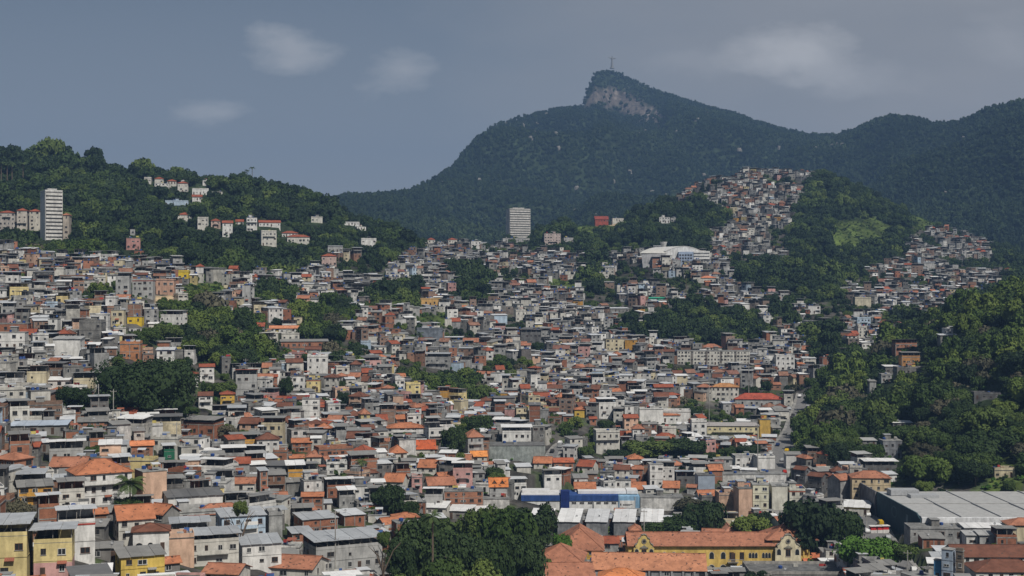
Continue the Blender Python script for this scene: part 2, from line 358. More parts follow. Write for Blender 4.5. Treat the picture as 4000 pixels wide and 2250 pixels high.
GRASS = [[(3230,880),(3400,850),(3520,900),(3440,960),(3260,990)], [(3530,820),(3570,780),(3720,840),(3740,885),(3640,915),(3560,880)], [(2230,880),(2350,868),(2360,900),(2300,940),(2240,930)],
         [(690,1115),(880,1100),(890,1190),(720,1215)], [(1600,1235),(1750,1215),(1770,1275),(1620,1280)], [(2150,1090),(2270,1100),(2230,1160),(2130,1150)], [(3900,1780),(4000,1770),(4000,1900),(3850,1920)]]
DIRT = [[(2352,872),(2440,862),(2440,885),(2380,905),(2355,895)], [(600,1160),(700,1150),(700,1200),(610,1190)], [(1280,1075),(1340,1090),(1330,1110),(1280,1100)]]
ROCK = [[(2290,372),(2325,342),(2350,352),(2380,346),(2440,360),(2470,382),(2500,392),(2550,420),(2600,460),(2580,485),(2520,470),(2440,448),(2400,425),(2330,408),(2288,412)],
        [(1960,400),(1990,440),(1985,470),(1965,460)], [(460,690),(520,700),(535,740),(480,730)]]
CLEAR = [[(3455,2080),(3455,1900),(4050,1900),(4050,2090)]]
def classify(u, v, y):
    """0 town, 1 wood, 2 grass, 3 dirt, 4 rock, 5 kept clear"""
    u = np.asarray(u, float); v = np.asarray(v, float); y = np.asarray(y, float)
    c = np.zeros(u.shape, int)
    for p in WOODS: c[in_poly(u, v, p)] = 1
    c[(y < 420) & (c == 1) & ~((u > 1500) & (u < 2200))] = 0
    c[y > 1760] = 1
    for p in GRASS: c[in_poly(u, v, p) & (y < 1800) & (c >= 0)] = 2
    for p in DIRT: c[in_poly(u, v, p) & (y < 1800)] = 3
    ju = (vnoise(u/14, v/9, 31)-.5)*34; jv = (vnoise(u/11, v/11, 32)-.5)*30
    for p in ROCK: c[in_poly(u+ju, v+jv, p) & (y > 1000)] = 4
    return c

# roads: photo points with distance
ROADS = [[(3150,1545,810),(3110,1605,740),(3062,1680,680),(3030,1745,640),(3060,1810,605),(3130,1880,575),(3300,1975,535),(3400,2040,505),(3450,2110,470),(3540,2250,420),(3640,2450,360)],
         [(2200,1680,655),(2172,1720,635),(2140,1780,600)]]
def catmull(pts, n):
    out = []
    for i in range(len(pts)-1):
        p0 = pts[max(i-1,0)]; p1 = pts[i]; p2 = pts[i+1]; p3 = pts[min(i+2,len(pts)-1)]
        for k in range(n):
            t = k/n; out.append(tuple(0.5*((2*b)+(-a+c)*t+(2*a-5*b+4*c-d)*t*t+(-a+3*b-3*c+d)*t**3) for a,b,c,d in zip(p0,p1,p2,p3)))
    out.append(pts[-1]); return out
ROADXY = []
for r in ROADS:
    ROADXY.append(catmull([(y*(u-2000)/F, y) for u, v, y in r], 10))

# ------------------------------------------------------------ named buildings: photo extents, distance, look
WHITE=(.78,.77,.74); OFFW=(.66,.64,.58); CREAM=(.66,.58,.40); GREY=(.27,.265,.25); LGREY=(.44,.44,.43); DGREY=(.16,.16,.16); BRK=(.35,.155,.095); BRK2=(.40,.19,.12)
YEL=(.72,.52,.13); PYEL=(.75,.62,.30); PINK=(.62,.36,.33); PEACH=(.70,.47,.34); BLUE=(.34,.45,.62); LBLUE=(.50,.62,.74); DBLUE=(.02,.06,.30); TEAL=(.22,.50,.45); OCHRE=(.62,.34,.08)
ORANGE=(.50,.195,.10); REDT=(.35,.10,.055); BRT=(.20,.085,.055); TERRA=(.44,.19,.115); ZINC=(.42,.44,.46); SILVER=(.62,.64,.66); BWHITE=(.85,.85,.84); ASB=(.27,.27,.26)
LM = []
def A(u0, u1, vt, vb, Y, rot=18, mat=PAINT, wall=WHITE, roof='flat', rc=ZINC, fl=2, d=9, name='house', cat='house', label='', **kw):
    LM.append(dict(u0=u0, u1=u1, vt=vt, vb=vb, Y=Y, rot=rot, mat=mat, wall=wall, roof=roof, rc=rc, fl=fl, d=d, name=name, cat=cat, label=label, **kw))
# lower left hillside
A(-95,112,2100,2262,263,12,wall=PYEL,roof='terrace',rc=ZINC,fl=2,d=9,label='yellow house with grey sheet roofs over a dark open top floor')
A(108,286,2125,2262,272,14,wall=PYEL,roof='terrace',rc=ZINC,fl=2,d=8,lower=PINK,label='yellow and pink three-storey house under a wide grey sheet roof')
A(190,372,2048,2190,287,20,wall=WHITE,roof='terrace',rc=SILVER,fl=2,d=8,band=(.45,.08,.06),label='white house with red stripe under a pale sheet roof')
A(250,355,1995,2065,312,20,wall=WHITE,roof='flat',fl=2,d=6,label='small white box house below the big orange hipped roof')
A(122,232,1985,2070,305,22,mat=BRICK,wall=BRK,roof='terrace',rc=SILVER,fl=2,d=6,label='narrow brick house with pale sheet roof above the silver roofed house')
A(415,600,2030,2120,325,24,wall=OFFW,roof='gable',rc=ORANGE,fl=2,d=9,rh=2.6,label='house with bright orange tiled gable roof and white end wall')
A(570,690,2008,2080,335,-30,wall=GREY,roof='gable',rc=ORANGE,fl=2,d=7,rh=2.0,label='grey wing with orange tiled roof beside the white gable')
A(500,662,2078,2160,300,14,wall=WHITE,roof='hip',rc=BRT,fl=1,d=7,rh=1.3,arch=True,label='white house with two arched windows under dark red tiles')
A(650,815,2085,2150,312,16,wall=WHITE,roof='terrace',rc=ZINC,fl=1,d=7,label='white house with dark verandah beside the arched window house')
A(655,780,2042,2080,330,16,wall=OFFW,roof='gable',rc=REDT,fl=1,d=6,rh=1.0,label='low house with maroon tiles and white roof strips')
A(825,1035,2022,2118,325,22,wall=LBLUE,roof='shed',rc=ZINC,fl=2,d=9,label='pale blue two-storey house with grey sheet roof')
A(232,505,1855,1985,372,30,wall=WHITE,roof='hip',rc=ORANGE,fl=3,d=11,rh=3.0,name='villa',label='large white three-storey house with speckled orange hipped roof')
A(510,648,1845,1945,385,32,wall=PEACH,roof='flat',fl=3,d=9,blank=True,label='house with blank pink side wall right of the large white villa')
A(620,865,1945,2010,352,22,wall=WHITE,roof='shed',rc=DGREY,fl=1,d=9,arch=True,label='long white house with arched windows and dark roof terrace')
A(620,865,2010,2040,349,22,wall=LGREY,roof='flat',fl=1,d=9,label='grey lower house beneath the arched window house')
A(735,968,2012,2060,345,20,wall=OFFW,roof='hip',rc=TERRA,fl=1,d=8,rh=2.2,label='low house with weathered orange tiles above the pale blue house')
A(38,205,1905,1975,345,22,mat=BRICK,wall=OCHRE,roof='shed',rc=GREY,fl=2,d=8,label='orange and ochre brick house with lean-to roof left of the white villa')
A(205,330,1925,1995,340,22,wall=OFFW,roof='terrace',rc=GREY,fl=2,d=6,label='cluttered grey and white house below the large white villa')
A(425,640,2180,2270,285,24,wall=YEL,roof='shed',rc=GREY,fl=2,d=8,label='ochre yellow house with grey patched roof at the lower edge')
A(695,930,2125,2215,292,20,wall=OFFW,roof='terrace2',rc=ZINC,fl=2,d=8,label='off-white house with brown awning and red roof patch')
A(640,760,2105,2190,300,16,wall=PEACH,roof='flat',fl=2,d=6,blank=True,label='narrow peach wall house behind the ochre yellow house')
A(910,1100,2130,2215,305,18,wall=WHITE,roof='shed',rc=ZINC,fl=2,d=9,label='white house with wide grey sheet roof left of the grey terrace building')
A(930,1010,2055,2120,318,18,wall=WHITE,roof='flat',fl=2,d=6,blank=True,label='white blank wall house beside the pale blue house')
A(1000,1270,2222,2270,288,-14,wall=OFFW,roof='gable',rc=TERRA,fl=1,d=11,rh=2.0,label='long speckled orange roof at the lower edge')
A(795,960,2245,2280,285,-10,wall=OFFW,roof='gable',rc=TERRA,fl=1,d=8,rh=1.4,label='small orange tiled roof left of the long speckled roof')
A(1025,1105,2015,2085,335,18,mat=CONC,wall=LGREY,roof='flat',fl=2,d=7,blank=True,label='bare grey concrete wall house with rusty streaks')
A(1137,1316,2032,2092,350,26,mat=BRICK,wall=BRK,roof='shed',rc=ZINC,fl=2,d=9,label='broad orange brick house with flat sheet roof')
A(1300,1425,2015,2055,365,26,mat=BRICK,wall=BRK,roof='shed',rc=SILVER,fl=1,d=9,label='brick house with long pale roof and a green planted terrace')
A(1110,1225,2085,2120,335,20,mat=BRICK,wall=BRK,roof='shed',rc=ZINC,fl=1,d=8,label='low brick hut with pale grey roof')
A(1170,1490,2152,2240,310,26,mat=PAINT,wall=LGREY,roof='terrace',rc=ZINC,fl=2,d=11,name='apartment_building',cat='building',label='large grey house with wide sheet roof over an open dark terrace')
A(1315,1400,2098,2125,330,10,wall=BLUE,roof='shed',rc=ZINC,fl=1,d=5,label='small blue box house on the roofs')
A(1400,1525,2105,2150,345,24,mat=BRICK,wall=BRK,roof='flat',fl=2,d=8,label='orange brick house with one window beside the brick tower house')
A(1525,1605,2045,2150,360,20,mat=BRICK,wall=BRK,roof='flat',fl=3,d=6,label='tall narrow brick house at the edge of the dark trees')
A(1660,1755,1985,2010,430,-8,wall=OFFW,roof='shed',rc=BWHITE,fl=1,d=9,label='brilliant white sheet roof left of the palm')
A(1750,1855,1998,2030,425,-10,wall=GREY,roof='shed',rc=BWHITE,fl=1,d=9,label='brilliant white sheet roof right of the palm')
A(1850,1925,2002,2040,430,-8,wall=GREY,roof='shed',rc=BWHITE,fl=1,d=8,label='white sheet roof touching the dark trees')
A(1730,1888,1920,1995,450,4,mat=BRICK,wall=BRK2,roof='flat',fl=3,d=8,label='unfinished brick house with pale concrete frame and gap')
A(1660,1728,1940,1985,455,0,wall=LGREY,roof='terrace',rc=BWHITE,fl=1,d=6,label='white roofed shed beside the unfinished brick house')
A(1910,1982,1900,1985,455,2,wall=LGREY,roof='gable',rc=(.72,.25,.08),fl=3,d=9,rh=2.6,dormers=True,label='house with bright orange roof and two triangular dormers')
A(1885,1990,1950,1998,445,2,mat=CONC,wall=WHITE,roof='flat',fl=1,d=6,blank=True,label='stained white boundary building left of the blue school')
A(1265,1357,1815,1855,480,10,wall=WHITE,roof='flat',fl=2,d=7,arch=True,label='white house with three small arched windows')
A(1000,1045,1840,1935,400,26,mat=BRICK,wall=BRK2,roof='shed',rc=ZINC,fl=3,d=8,label='tall brick house with concrete bands left of the white roof')
A(1112,1185,1845,1930,425,12,mat=BRICK,wall=OCHRE,roof='terrace',rc=BWHITE,fl=2,d=7,label='ochre brick house with white slab roof')
A(1105,1180,1885,1945,410,14,mat=CONC,wall=GREY,roof='shed',rc=ASB,fl=2,d=6,blank=True,label='grey boarded wall house below the ochre brick house')
A(1265,1380,1905,1945,430,12,mat=BRICK,wall=BRK,roof='terrace',rc=BWHITE,fl=1,d=7,label='house under a bright white folded roof')
A(1310,1390,1945,1985,410,14,mat=CONC,wall=LGREY,roof='terrace',rc=BWHITE,fl=1,d=6,label='grey house with narrow white roof below the folded roof')
A(1808,1888,1708,1790,535,16,wall=LGREY,roof='hip',rc=TERRA,fl=3,d=8,rh=3.0,name='tower_house',label='slim three-storey house with pointed orange tiled roof')
A(1905,2130,1742,1800,560,2,mat=CONC,wall=(.40,.44,.42),roof='flat',fl=2,d=14,blank=True,name='warehouse',cat='warehouse',label='big blank grey-green warehouse with rooftop sheds')
A(1960,2075,1690,1745,590,2,wall=WHITE,roof='terrace',rc=BWHITE,fl=2,d=9,label='white house with red roof edge above the grey-green warehouse')
A(2075,2128,1665,1740,600,4,mat=CONC,wall=GREY,roof='flat',fl=3,d=9,label='grey tower block behind the grey-green warehouse')
A(1615,1700,1752,1785,530,4,wall=OFFW,roof='gable',rc=(.58,.13,.05),fl=2,d=8,rh=3,label='house with bright red gable roof in two steps')
A(1635,1712,1825,1850,495,-8,wall=OFFW,roof='gable',rc=ORANGE,fl=1,d=8,rh=2.4,label='cottage with orange roof right of the small arched window house')
A(1510,1590,1770,1792,530,12,wall=OFFW,roof='hip',rc=ORANGE,fl=1,d=8,rh=2.6,label='house with faded orange hip roof left of the red gable')
A(1505,1655,1672,1705,590,6,wall=WHITE,roof='hip',rc=ORANGE,fl=2,d=10,rh=1.8,label='long white house with orange roof above the red gable house')
A(1835,1902,1782,1805,520,6,wall=OFFW,roof='gable',rc=(.85,.33,.10),fl=1,d=7,rh=1.8,label='small house with pale orange roof below the pointed roof house')
A(1500,1590,1885,1905,470,-12,wall=OFFW,roof='gable',rc=ORANGE,fl=1,d=7,rh=2.4,label='orange roof cottage above the round dark tree')
A(1605,1650,1865,1920,470,4,wall=PINK,roof='flat',fl=2,d=6,label='narrow pink house with pale window')
A(1655,1780,1895,1925,465,14,wall=OFFW,roof='gable',rc=TERRA,fl=1,d=8,rh=2.4,label='cottage with weathered orange and red roof')
A(1190,1262,1785,1810,470,8,wall=OFFW,roof='hip',rc=TERRA,fl=1,d=7,rh=2.2,label='orange hip roof left of the broad tile roofs')
A(1132,1218,1728,1765,500,10,mat=BRICK,wall=BRK,roof='gable',rc=ORANGE,fl=2,d=7,rh=1.2,label='brick house with pale orange lean roof')
A(495,600,1740,1775,425,16,mat=BRICK,wall=BRK2,roof='gable',rc=(.75,.28,.13),fl=1,d=7,rh=1.0,label='orange brick hut with bright orange roof')
A(620,685,1765,1800,415,18,wall=(.03,.16,.09),roof='terrace2',rc=SILVER,fl=1,d=7,label='house with dark green panel under pale roof')
A(715,865,1660,1705,450,-16,mat=BRICK,wall=BRK,roof='terrace2',rc=GREY,fl=1,d=8,label='brick house with slanted concrete struts')
A(170,325,1765,1805,400,18,wall=LGREY,roof='terrace',rc=BWHITE,fl=1,d=8,label='house under a double white sheet roof with satellite dishes')
A(290,430,1650,1680,450,14,mat=BRICK,wall=BRK2,roof='shed',rc=GREY,fl=2,d=8,label='orange brick house above the grey shed roofs')
A(30,260,1665,1700,440,10,wall=GREY,roof='shed',rc=(.50,.58,.68),fl=1,d=9,label='pale blue sheet roof at the left edge')
# upper left hillside
A(-20,110,1265,1300,600,10,mat=BRICK,wall=BRK,roof='flat',fl=1,d=9,label='brick upper storey at the left edge')
A(-20,100,1300,1365,597,10,wall=WHITE,roof='flat',fl=2,d=9,label='white and cream house below the brick upper storey')
A(205,318,1325,1400,590,6,wall=WHITE,roof='shed',rc=LGREY,fl=2,d=9,blank=True,label='white blank building with long grey roof')
A(310,400,1260,1350,620,4,mat=CONC,wall=GREY,roof='flat',fl=3,d=9,label='grey unplastered block above the white blank building')
A(462,550,1345,1402,590,8,mat=BRICK,wall=(.52,.24,.12),roof='flat',fl=2,d=9,label='orange brick house with outside stair above the big round tree')
A(605,682,1368,1412,585,10,wall=WHITE,roof='shed',rc=SILVER,fl=2,d=8,band=(.05,.10,.4),label='white house with blue trim among trees')
A(495,556,1238,1264,680,6,wall=(.78,.55,.05),roof='flat',fl=1,d=7,label='bright yellow house on the middle slope')
A(430,486,1212,1275,690,8,wall=CREAM,roof='flat',fl=2,d=7,label='cream house with balconies beside the bright yellow house')
A(370,424,1230,1300,680,8,wall=WHITE,roof='flat',fl=3,d=7,label='white three-storey house with pink top left of the cream house')
A(448,508,1085,1160,790,8,wall=LGREY,roof='terrace',rc=ASB,fl=3,d=8,label='tall grey house with dark balconies on the upper slope')
A(515,600,1095,1160,780,6,wall=LGREY,roof='flat',fl=3,d=8,band=(.42,.12,.08),label='grey four-storey block with red roof band')
A(607,682,1095,1150,785,6,wall=(.58,.36,.26),roof='flat',fl=2,d=8,label='salmon brick house right of the grey block')
A(690,738,1062,1092,830,4,wall=(.80,.58,.05),roof='flat',fl=1,d=7,label='bright yellow house on the upper slope')
A(625,722,1235,1275,690,-12,wall=WHITE,roof='terrace',rc=LGREY,fl=2,d=8,label='white house with long flat roof above the tree slope')
A(942,980,1115,1195,800,8,wall=LGREY,roof='flat',fl=3,d=7,label='tall pale house above the rocky bank')
A(700,775,1460,1500,560,16,wall=WHITE,roof='hip',rc=REDT,fl=2,d=7,rh=1.2,label='white house with red roof in front of the trees')
A(770,838,1432,1490,560,14,wall=WHITE,roof='gable',rc=REDT,fl=2,d=7,rh=1.0,label='tall white house with red roof edge and one window')
A(915,1005,1470,1545,565,8,wall=LGREY,roof='terrace',rc=REDT,fl=3,d=8,label='grey house with red awning and balconies')
A(850,918,1540,1590,545,12,wall=(.75,.48,.10),roof='hip',rc=REDT,fl=2,d=8,rh=1.2,label='orange-yellow house with brown hip roof')
A(765,832,1545,1595,535,12,wall=WHITE,roof='gable',rc=BRT,fl=2,d=8,rh=1.2,label='white gabled house beside the orange-yellow house')
A(1048,1172,1282,1300,700,8,wall=WHITE,roof='gable',rc=(.72,.30,.16),fl=1,d=9,rh=1.2,label='house with wide coral orange roof')
A(1095,1170,1305,1330,698,8,wall=OFFW,roof='flat',fl=1,d=7,label='white balcony floor below the coral orange roof')
A(1090,1280,1335,1360,690,10,mat=BRICK,wall=BRK2,roof='shed',rc=GREY,fl=1,d=8,label='brick row with grey openings above the white apartment block')
A(1195,1282,1395,1470,650,6,wall=WHITE,roof='flat',fl=3,d=10,name='apartment_building',cat='building',label='white apartment block with three rows of dark windows')
A(1195,1252,1485,1530,620,4,wall=PYEL,roof='flat',fl=2,d=8,band=(.5,.2,.12),label='pale yellow two-window house below the white apartment block')
A(1175,1250,1560,1650,600,6,wall=WHITE,roof='flat',fl=4,d=9,name='apartment_building',cat='building',label='slim white four-storey block with red corner roofs')
A(1135,1192,1470,1525,640,6,wall=WHITE,roof='flat',fl=2,d=7,label='white house left of the pale yellow house')
A(1660,1760,1400,1440,720,-6,mat=CONC,wall=LGREY,roof='terrace',rc=ZINC,fl=2,d=9,label='curved grey house with wide flat roof')
A(1625,1730,1285,1330,790,4,mat=CONC,wall=(.22,.25,.29),roof='flat',fl=3,d=9,blank=True,label='dark slate grey building with flat roof')
A(2010,2055,1215,1255,900,6,wall=OFFW,roof='flat',fl=2,d=8,label='cream cube house at the middle of the slope')
A(2360,2450,1325,1370,850,6,wall=CREAM,roof='flat',fl=3,d=9,name='apartment_building',cat='building',label='beige apartment block below the wooded knoll')
A(2030,2115,1302,1345,860,6,mat=CONC,wall=DGREY,roof='terrace2',rc=LGREY,fl=2,d=8,label='open concrete frame building under a white slab')
A(2378,2455,1205,1222,930,4,wall=GREY,roof='shed',rc=SILVER,fl=1,d=12,name='shed',cat='shed',label='silver barrel roofed shed')
A(2530,2600,1168,1176,960,4,wall=(.05,.45,.28),roof='shed',rc=(.05,.45,.28),fl=1,d=6,name='shed',cat='shed',label='bright green roofed shed on the slope')
A(2735,2800,1085,1105,1040,-6,wall=OFFW,roof='hip',rc=(.70,.27,.15),fl=1,d=9,rh=1.6,label='house with coral pink hip roof high on the slope')
A(1640,1720,1168,1195,980,4,wall=(.65,.40,.15),roof='flat',fl=1,d=8,label='orange house in a row on the wooded slope')
# middle right
A(2645,2930,1372,1425,790,-3,wall=OFFW,roof='flat',fl=4,d=12,name='apartment_building',cat='building',ribs=True,label='long cream apartment block with four rows of windows')
A(2740,2820,1362,1370,795,-3,wall=OFFW,roof='hip',rc=TERRA,fl=1,d=9,rh=2.2,label='orange hip roof on the long cream block')
A(3030,3105,1390,1450,770,-4,wall=WHITE,roof='flat',fl=3,d=9,label='white three-storey house near the wooded valley')
A(2778,2890,1512,1570,720,-6,wall=OFFW,roof='hip',rc=(.55,.27,.11),fl=3,d=10,rh=1.9,name='apartment_building',cat='building',label='white block with ochre-orange hipped roof')
A(2870,3062,1560,1590,700,-5,wall=LGREY,roof='hip',rc=(.45,.10,.06),fl=1,d=12,rh=3.0,label='building with large dark red hipped roof')
A(2760,2965,1665,1712,640,-3,wall=(.76,.68,.42),roof='shed',rc=(.45,.42,.40),fl=2,d=11,name='apartment_building',cat='building',label='long pale yellow two-storey building beside the street')
A(2700,2762,1650,1705,645,-3,wall=WHITE,roof='flat',fl=2,d=9,label='white building joined to the long pale yellow building')
A(2965,3010,1640,1705,640,-3,wall=(.68,.45,.12),roof='flat',fl=2,d=9,blank=True,label='mustard yellow wall at the street corner')
A(2590,2700,1610,1655,670,-4,wall=WHITE,roof='flat',fl=2,d=9,blank=True,label='bright white blank wall building')
A(2490,2590,1600,1650,675,6,wall=WHITE,roof='flat',fl=2,d=8,blank=True,label='white stepped wall building left of the bright blank wall')
A(2330,2405,1578,1635,690,8,wall=WHITE,roof='terrace',rc=BWHITE,fl=2,d=8,label='white house with angled parapet in the valley')
A(2560,2655,1622,1650,665,4,wall=WHITE,roof='hip',rc=ORANGE,fl=1,d=7,rh=1.4,label='orange roof behind the white walls')
A(2240,2300,1600,1630,690,4,wall=(.70,.48,.10),roof='hip',rc=ORANGE,fl=1,d=7,rh=1.4,label='mustard fronted house with orange dome-like roof')
A(2320,2420,1690,1775,615,6,wall=OFFW,roof='flat',fl=3,d=9,label='cream three-storey house between the small trees')
A(2370,2450,1682,1705,622,4,wall=REDT,roof='flat',fl=1,d=8,label='maroon top floor with a row of arches')
A(2448,2515,1793,1825,565,4,wall=LGREY,roof='hip',rc=ORANGE,fl=2,d=8,rh=2.0,label='house with small orange pyramid roof before the trees')
A(2160,2240,1805,1835,555,4,mat=BRICK,wall=BRK2,roof='gable',rc=(.5,.14,.07),fl=1,d=7,rh=1.4,label='red roofed house with water tanks behind')
A(2085,2158,1808,1830,550,-4,wall=OFFW,roof='gable',rc=ORANGE,fl=1,d=8,rh=2.2,label='orange gable roof left of the red roof with tanks')
A(2255,2340,1822,1850,550,-20,wall=OFFW,roof='gable',rc=REDT,fl=1,d=9,rh=2.2,label='red and orange gabled roof in the valley')
A(2245,2325,1920,1928,520,0,wall=OFFW,roof='gable',rc=ORANGE,fl=1,d=8,rh=2.0,label='orange tiled roof right behind the blue school')
A(2465,2522,1920,1930,540,0,wall=OFFW,roof='gable',rc=ORANGE,fl=1,d=8,rh=2.4,label='orange tiled square roof behind the light blue wing')
A(2590,2660,1912,1925,545,-8,wall=OFFW,roof='gable',rc=ORANGE,fl=1,d=8,rh=2.2,label='orange tiled roof with white edging')
A(2395,2463,1878,1935,555,2,wall=WHITE,roof='flat',fl=2,d=9,label='white house with two small windows behind the blue school')
A(2535,2590,1815,1900,575,2,wall=WHITE,roof='flat',fl=3,d=7,label='tall thin white house in the dense rows')
A(2240,2295,1868,1895,560,2,wall=WHITE,roof='shed',rc=ASB,fl=1,d=8,label='white two-window house with grey roof')
A(2640,2715,1868,1890,560,0,wall=DGREY,roof='terrace',rc=(.38,.44,.5),fl=1,d=8,label='shed with ribbed blue-grey roof')
A(2722,2790,1858,1925,560,2,mat=SHEET,wall=(.36,.42,.50),roof='flat',fl=2,d=8,blank=True,label='building clad in blue-grey sheet')
A(2865,2960,1785,1830,585,4,wall=WHITE,roof='flat',fl=2,d=8,label='white house with red tiled verandah')
A(2950,3025,1790,1832,588,4,wall=WHITE,roof='flat',fl=2,d=8,blank=True,label='white blank wall above the beige apartments')
A(2812,3070,1855,1890,570,3,mat=CONC,wall=WHITE,roof='flat',fl=2,d=9,blank=True,label='stained long white building behind the beige apartments')
A(2800,2872,1935,2010,545,4,mat=CONC,wall=PEACH,roof='flat',fl=3,d=8,blank=True,label='peeling beige wall left of the peach apartment block')
A(2875,2935,1910,2030,530,4,wall=PEACH,roof='flat',fl=4,d=10,blank=True,name='apartment_building',cat='building',label='peach apartment block with blank wall')
A(2937,3005,1895,2020,528,-4,wall=(.74,.72,.56),roof='flat',fl=4,d=10,name='apartment_building',cat='building',label='cream apartment block with small square windows')
A(3012,3078,1900,2010,526,-4,wall=(.76,.74,.64),roof='flat',fl=4,d=10,blank=True,name='apartment_building',cat='building',label='pale blank apartment block beside the small windows')
A(3080,3150,1918,2000,530,-4,wall=(.74,.72,.62),roof='flat',fl=3,d=10,band=(.5,.16,.09),name='apartment_building',cat='building',label='cream apartment block with red tiled edge')
A(3325,3482,1868,1950,540,-6,wall=(.66,.53,.34),roof='hip',rc=TERRA,fl=3,d=10,rh=2.2,name='apartment_building',cat='building',label='beige three-storey house with orange hipped roof')
A(3242,3328,1875,1950,548,28,mat=CONC,wall=LGREY,roof='gable',rc=TERRA,fl=3,d=9,rh=1.8,blank=True,label='stained grey gable end left of the beige house')
A(3200,3268,1778,1825,600,20,mat=CONC,wall=CREAM,roof='hip',rc=REDT,fl=2,d=8,rh=1.8,label='old house with dark red roof at the foot of the wood')
A(3120,3175,1792,1830,605,20,mat=CONC,wall=GREY,roof='hip',rc=TERRA,fl=1,d=8,rh=1.4,label='small orange roofed house beside the lane')
A(3160,3240,1862,1925,560,-42,mat=CONC,wall=DGREY,roof='gable',rc=BRT,fl=3,d=9,rh=1.2,label='weathered terrace house along the lane, shade painted into its dark wall')  # left-facing front: its shade is painted into the dark wall colour
A(3105,3165,1835,1880,585,-42,mat=CONC,wall=(.2,.2,.21),roof='gable',rc=BRT,fl=2,d=9,rh=1.2,label='second weathered house up the lane, shade painted into its dark wall')  # shaded front again given as a dark wall colour
A(3375,3500,1830,1845,575,0,mat=CONC,wall=DGREY,roof='terrace',rc=BWHITE,fl=1,d=7,label='long thin white slab roof below the trees')
A(3290,3425,1985,2012,515,-18,wall=OFFW,roof='shed',rc=BWHITE,fl=1,d=12,band=(.75,.55,.03),name='petrol_station',cat='building',label='white canopy roof with yellow edge')
A(3355,3420,1722,1740,640,0,mat=CONC,wall=GREY,roof='shed',rc=LGREY,fl=1,d=7,label='small hut on the wooded slope below the white panel')
A(3445,3520,1722,1790,620,0,mat=CONC,wall=(.3,.31,.33),roof='flat',fl=2,d=7,label='grey hillside house with white tank in the wood')
A(3485,3560,1662,1670,665,0,mat=CONC,wall=GREY,roof='shed',rc=BWHITE,fl=1,d=6,label='white panel roof in the wooded hillside')
A(3455,3520,1432,1460,780,0,mat=CONC,wall=GREY,roof='shed',rc=BWHITE,fl=1,d=7,label='white awning roofed house at the wood edge')
A(3520,3590,1395,1425,790,0,mat=BRICK,wall=(.5,.26,.1),roof='terrace',rc=GREY,fl=1,d=7,label='orange walled house in the wooded hillside')
A(3500,3610,1440,1465,770,0,mat=CONC,wall=GREY,roof='flat',fl=1,d=8,label='grey flat house below the orange walled house')
A(3800,3905,1540,1560,690,0,mat=CONC,wall=DGREY,roof='flat',fl=1,d=7,label='dark ruin half hidden in the wood')
A(3880,3960,1838,1865,600,0,mat=CONC,wall=CREAM,roof='flat',fl=1,d=6,label='beige ruined wall house at the wood edge')
A(3340,3400,1245,1275,960,8,wall=LBLUE,roof='flat',fl=2,d=8,label='pale turquoise house above the ravine')
A(3155,3205,1195,1225,1000,-4,wall=WHITE,roof='flat',fl=2,d=8,label='white boxy house at the top of the ravine')
A(3338,3400,1165,1195,1040,0,wall=(.6,.55,.42),roof='flat',fl=2,d=8,blank=True,label='beige cube with blank wall among small houses')
for q in ((2512,2545,1012,1040,WHITE,'flat','white house under the left end of the arched hall'),(2548,2580,1015,1042,BRK2,'terrace','brick house second under the arched hall'),(2584,2622,1010,1040,OFFW,'terrace','cream house third under the arched hall'),(2626,2662,1018,1045,LGREY,'flat','grey house fourth under the arched hall'),(2666,2700,1034,1050,PEACH,'flat','peach house below the blue block of the hall'),(2704,2745,1040,1056,WHITE,'terrace','white house below the white block of the hall')):
    A(*q[:4], 1168, rnd.uniform(-8, 8), mat=BRICK if q[4] == BRK2 else PAINT, wall=q[4], roof=q[5], rc=ASB, fl=2, d=7, label=q[6])
# scattered houses in the right wood
A(3690,3720,1290,1320,800,6,wall=WHITE,roof='flat',fl=2,d=7,label='white stacked house at the upper wood edge')
A(3345,3385,1278,1330,930,6,wall=OFFW,roof='flat',fl=4,d=7,label='pale stepped tower of rooms in the ravine')
A(3360,3410,1338,1360,900,6,wall=WHITE,roof='shed',rc=BWHITE,fl=1,d=7,label='white roofed hut below the stepped rooms')
A(3492,3580,1345,1372,830,4,mat=BRICK,wall=BRK2,roof='terrace',rc=GREY,fl=2,d=7,label='brick terrace house above the orange walled house')
A(3670,3740,1310,1328,800,0,mat=CONC,wall=GREY,roof='shed',rc=SILVER,fl=1,d=6,label='grey hut with silver roof at the upper wood edge')
A(3440,3480,1465,1490,760,0,wall=LGREY,roof='flat',fl=2,d=6,label='narrow grey house under the white awning house')
A(3395,3420,1490,1540,740,0,mat=CONC,wall=LGREY,roof='shed',rc=GREY,fl=3,d=5,label='slim grey ruin left in the wood')
A(3205,3250,1400,1430,850,10,mat=BRICK,wall=BRK,roof='flat',fl=1,d=6,label='small brick house at the foot of the ravine')
A(3135,3185,1400,1425,850,0,wall=OFFW,roof='shed',rc=SILVER,fl=2,d=7,label='pale house with thin roof beside the white three-storey house')
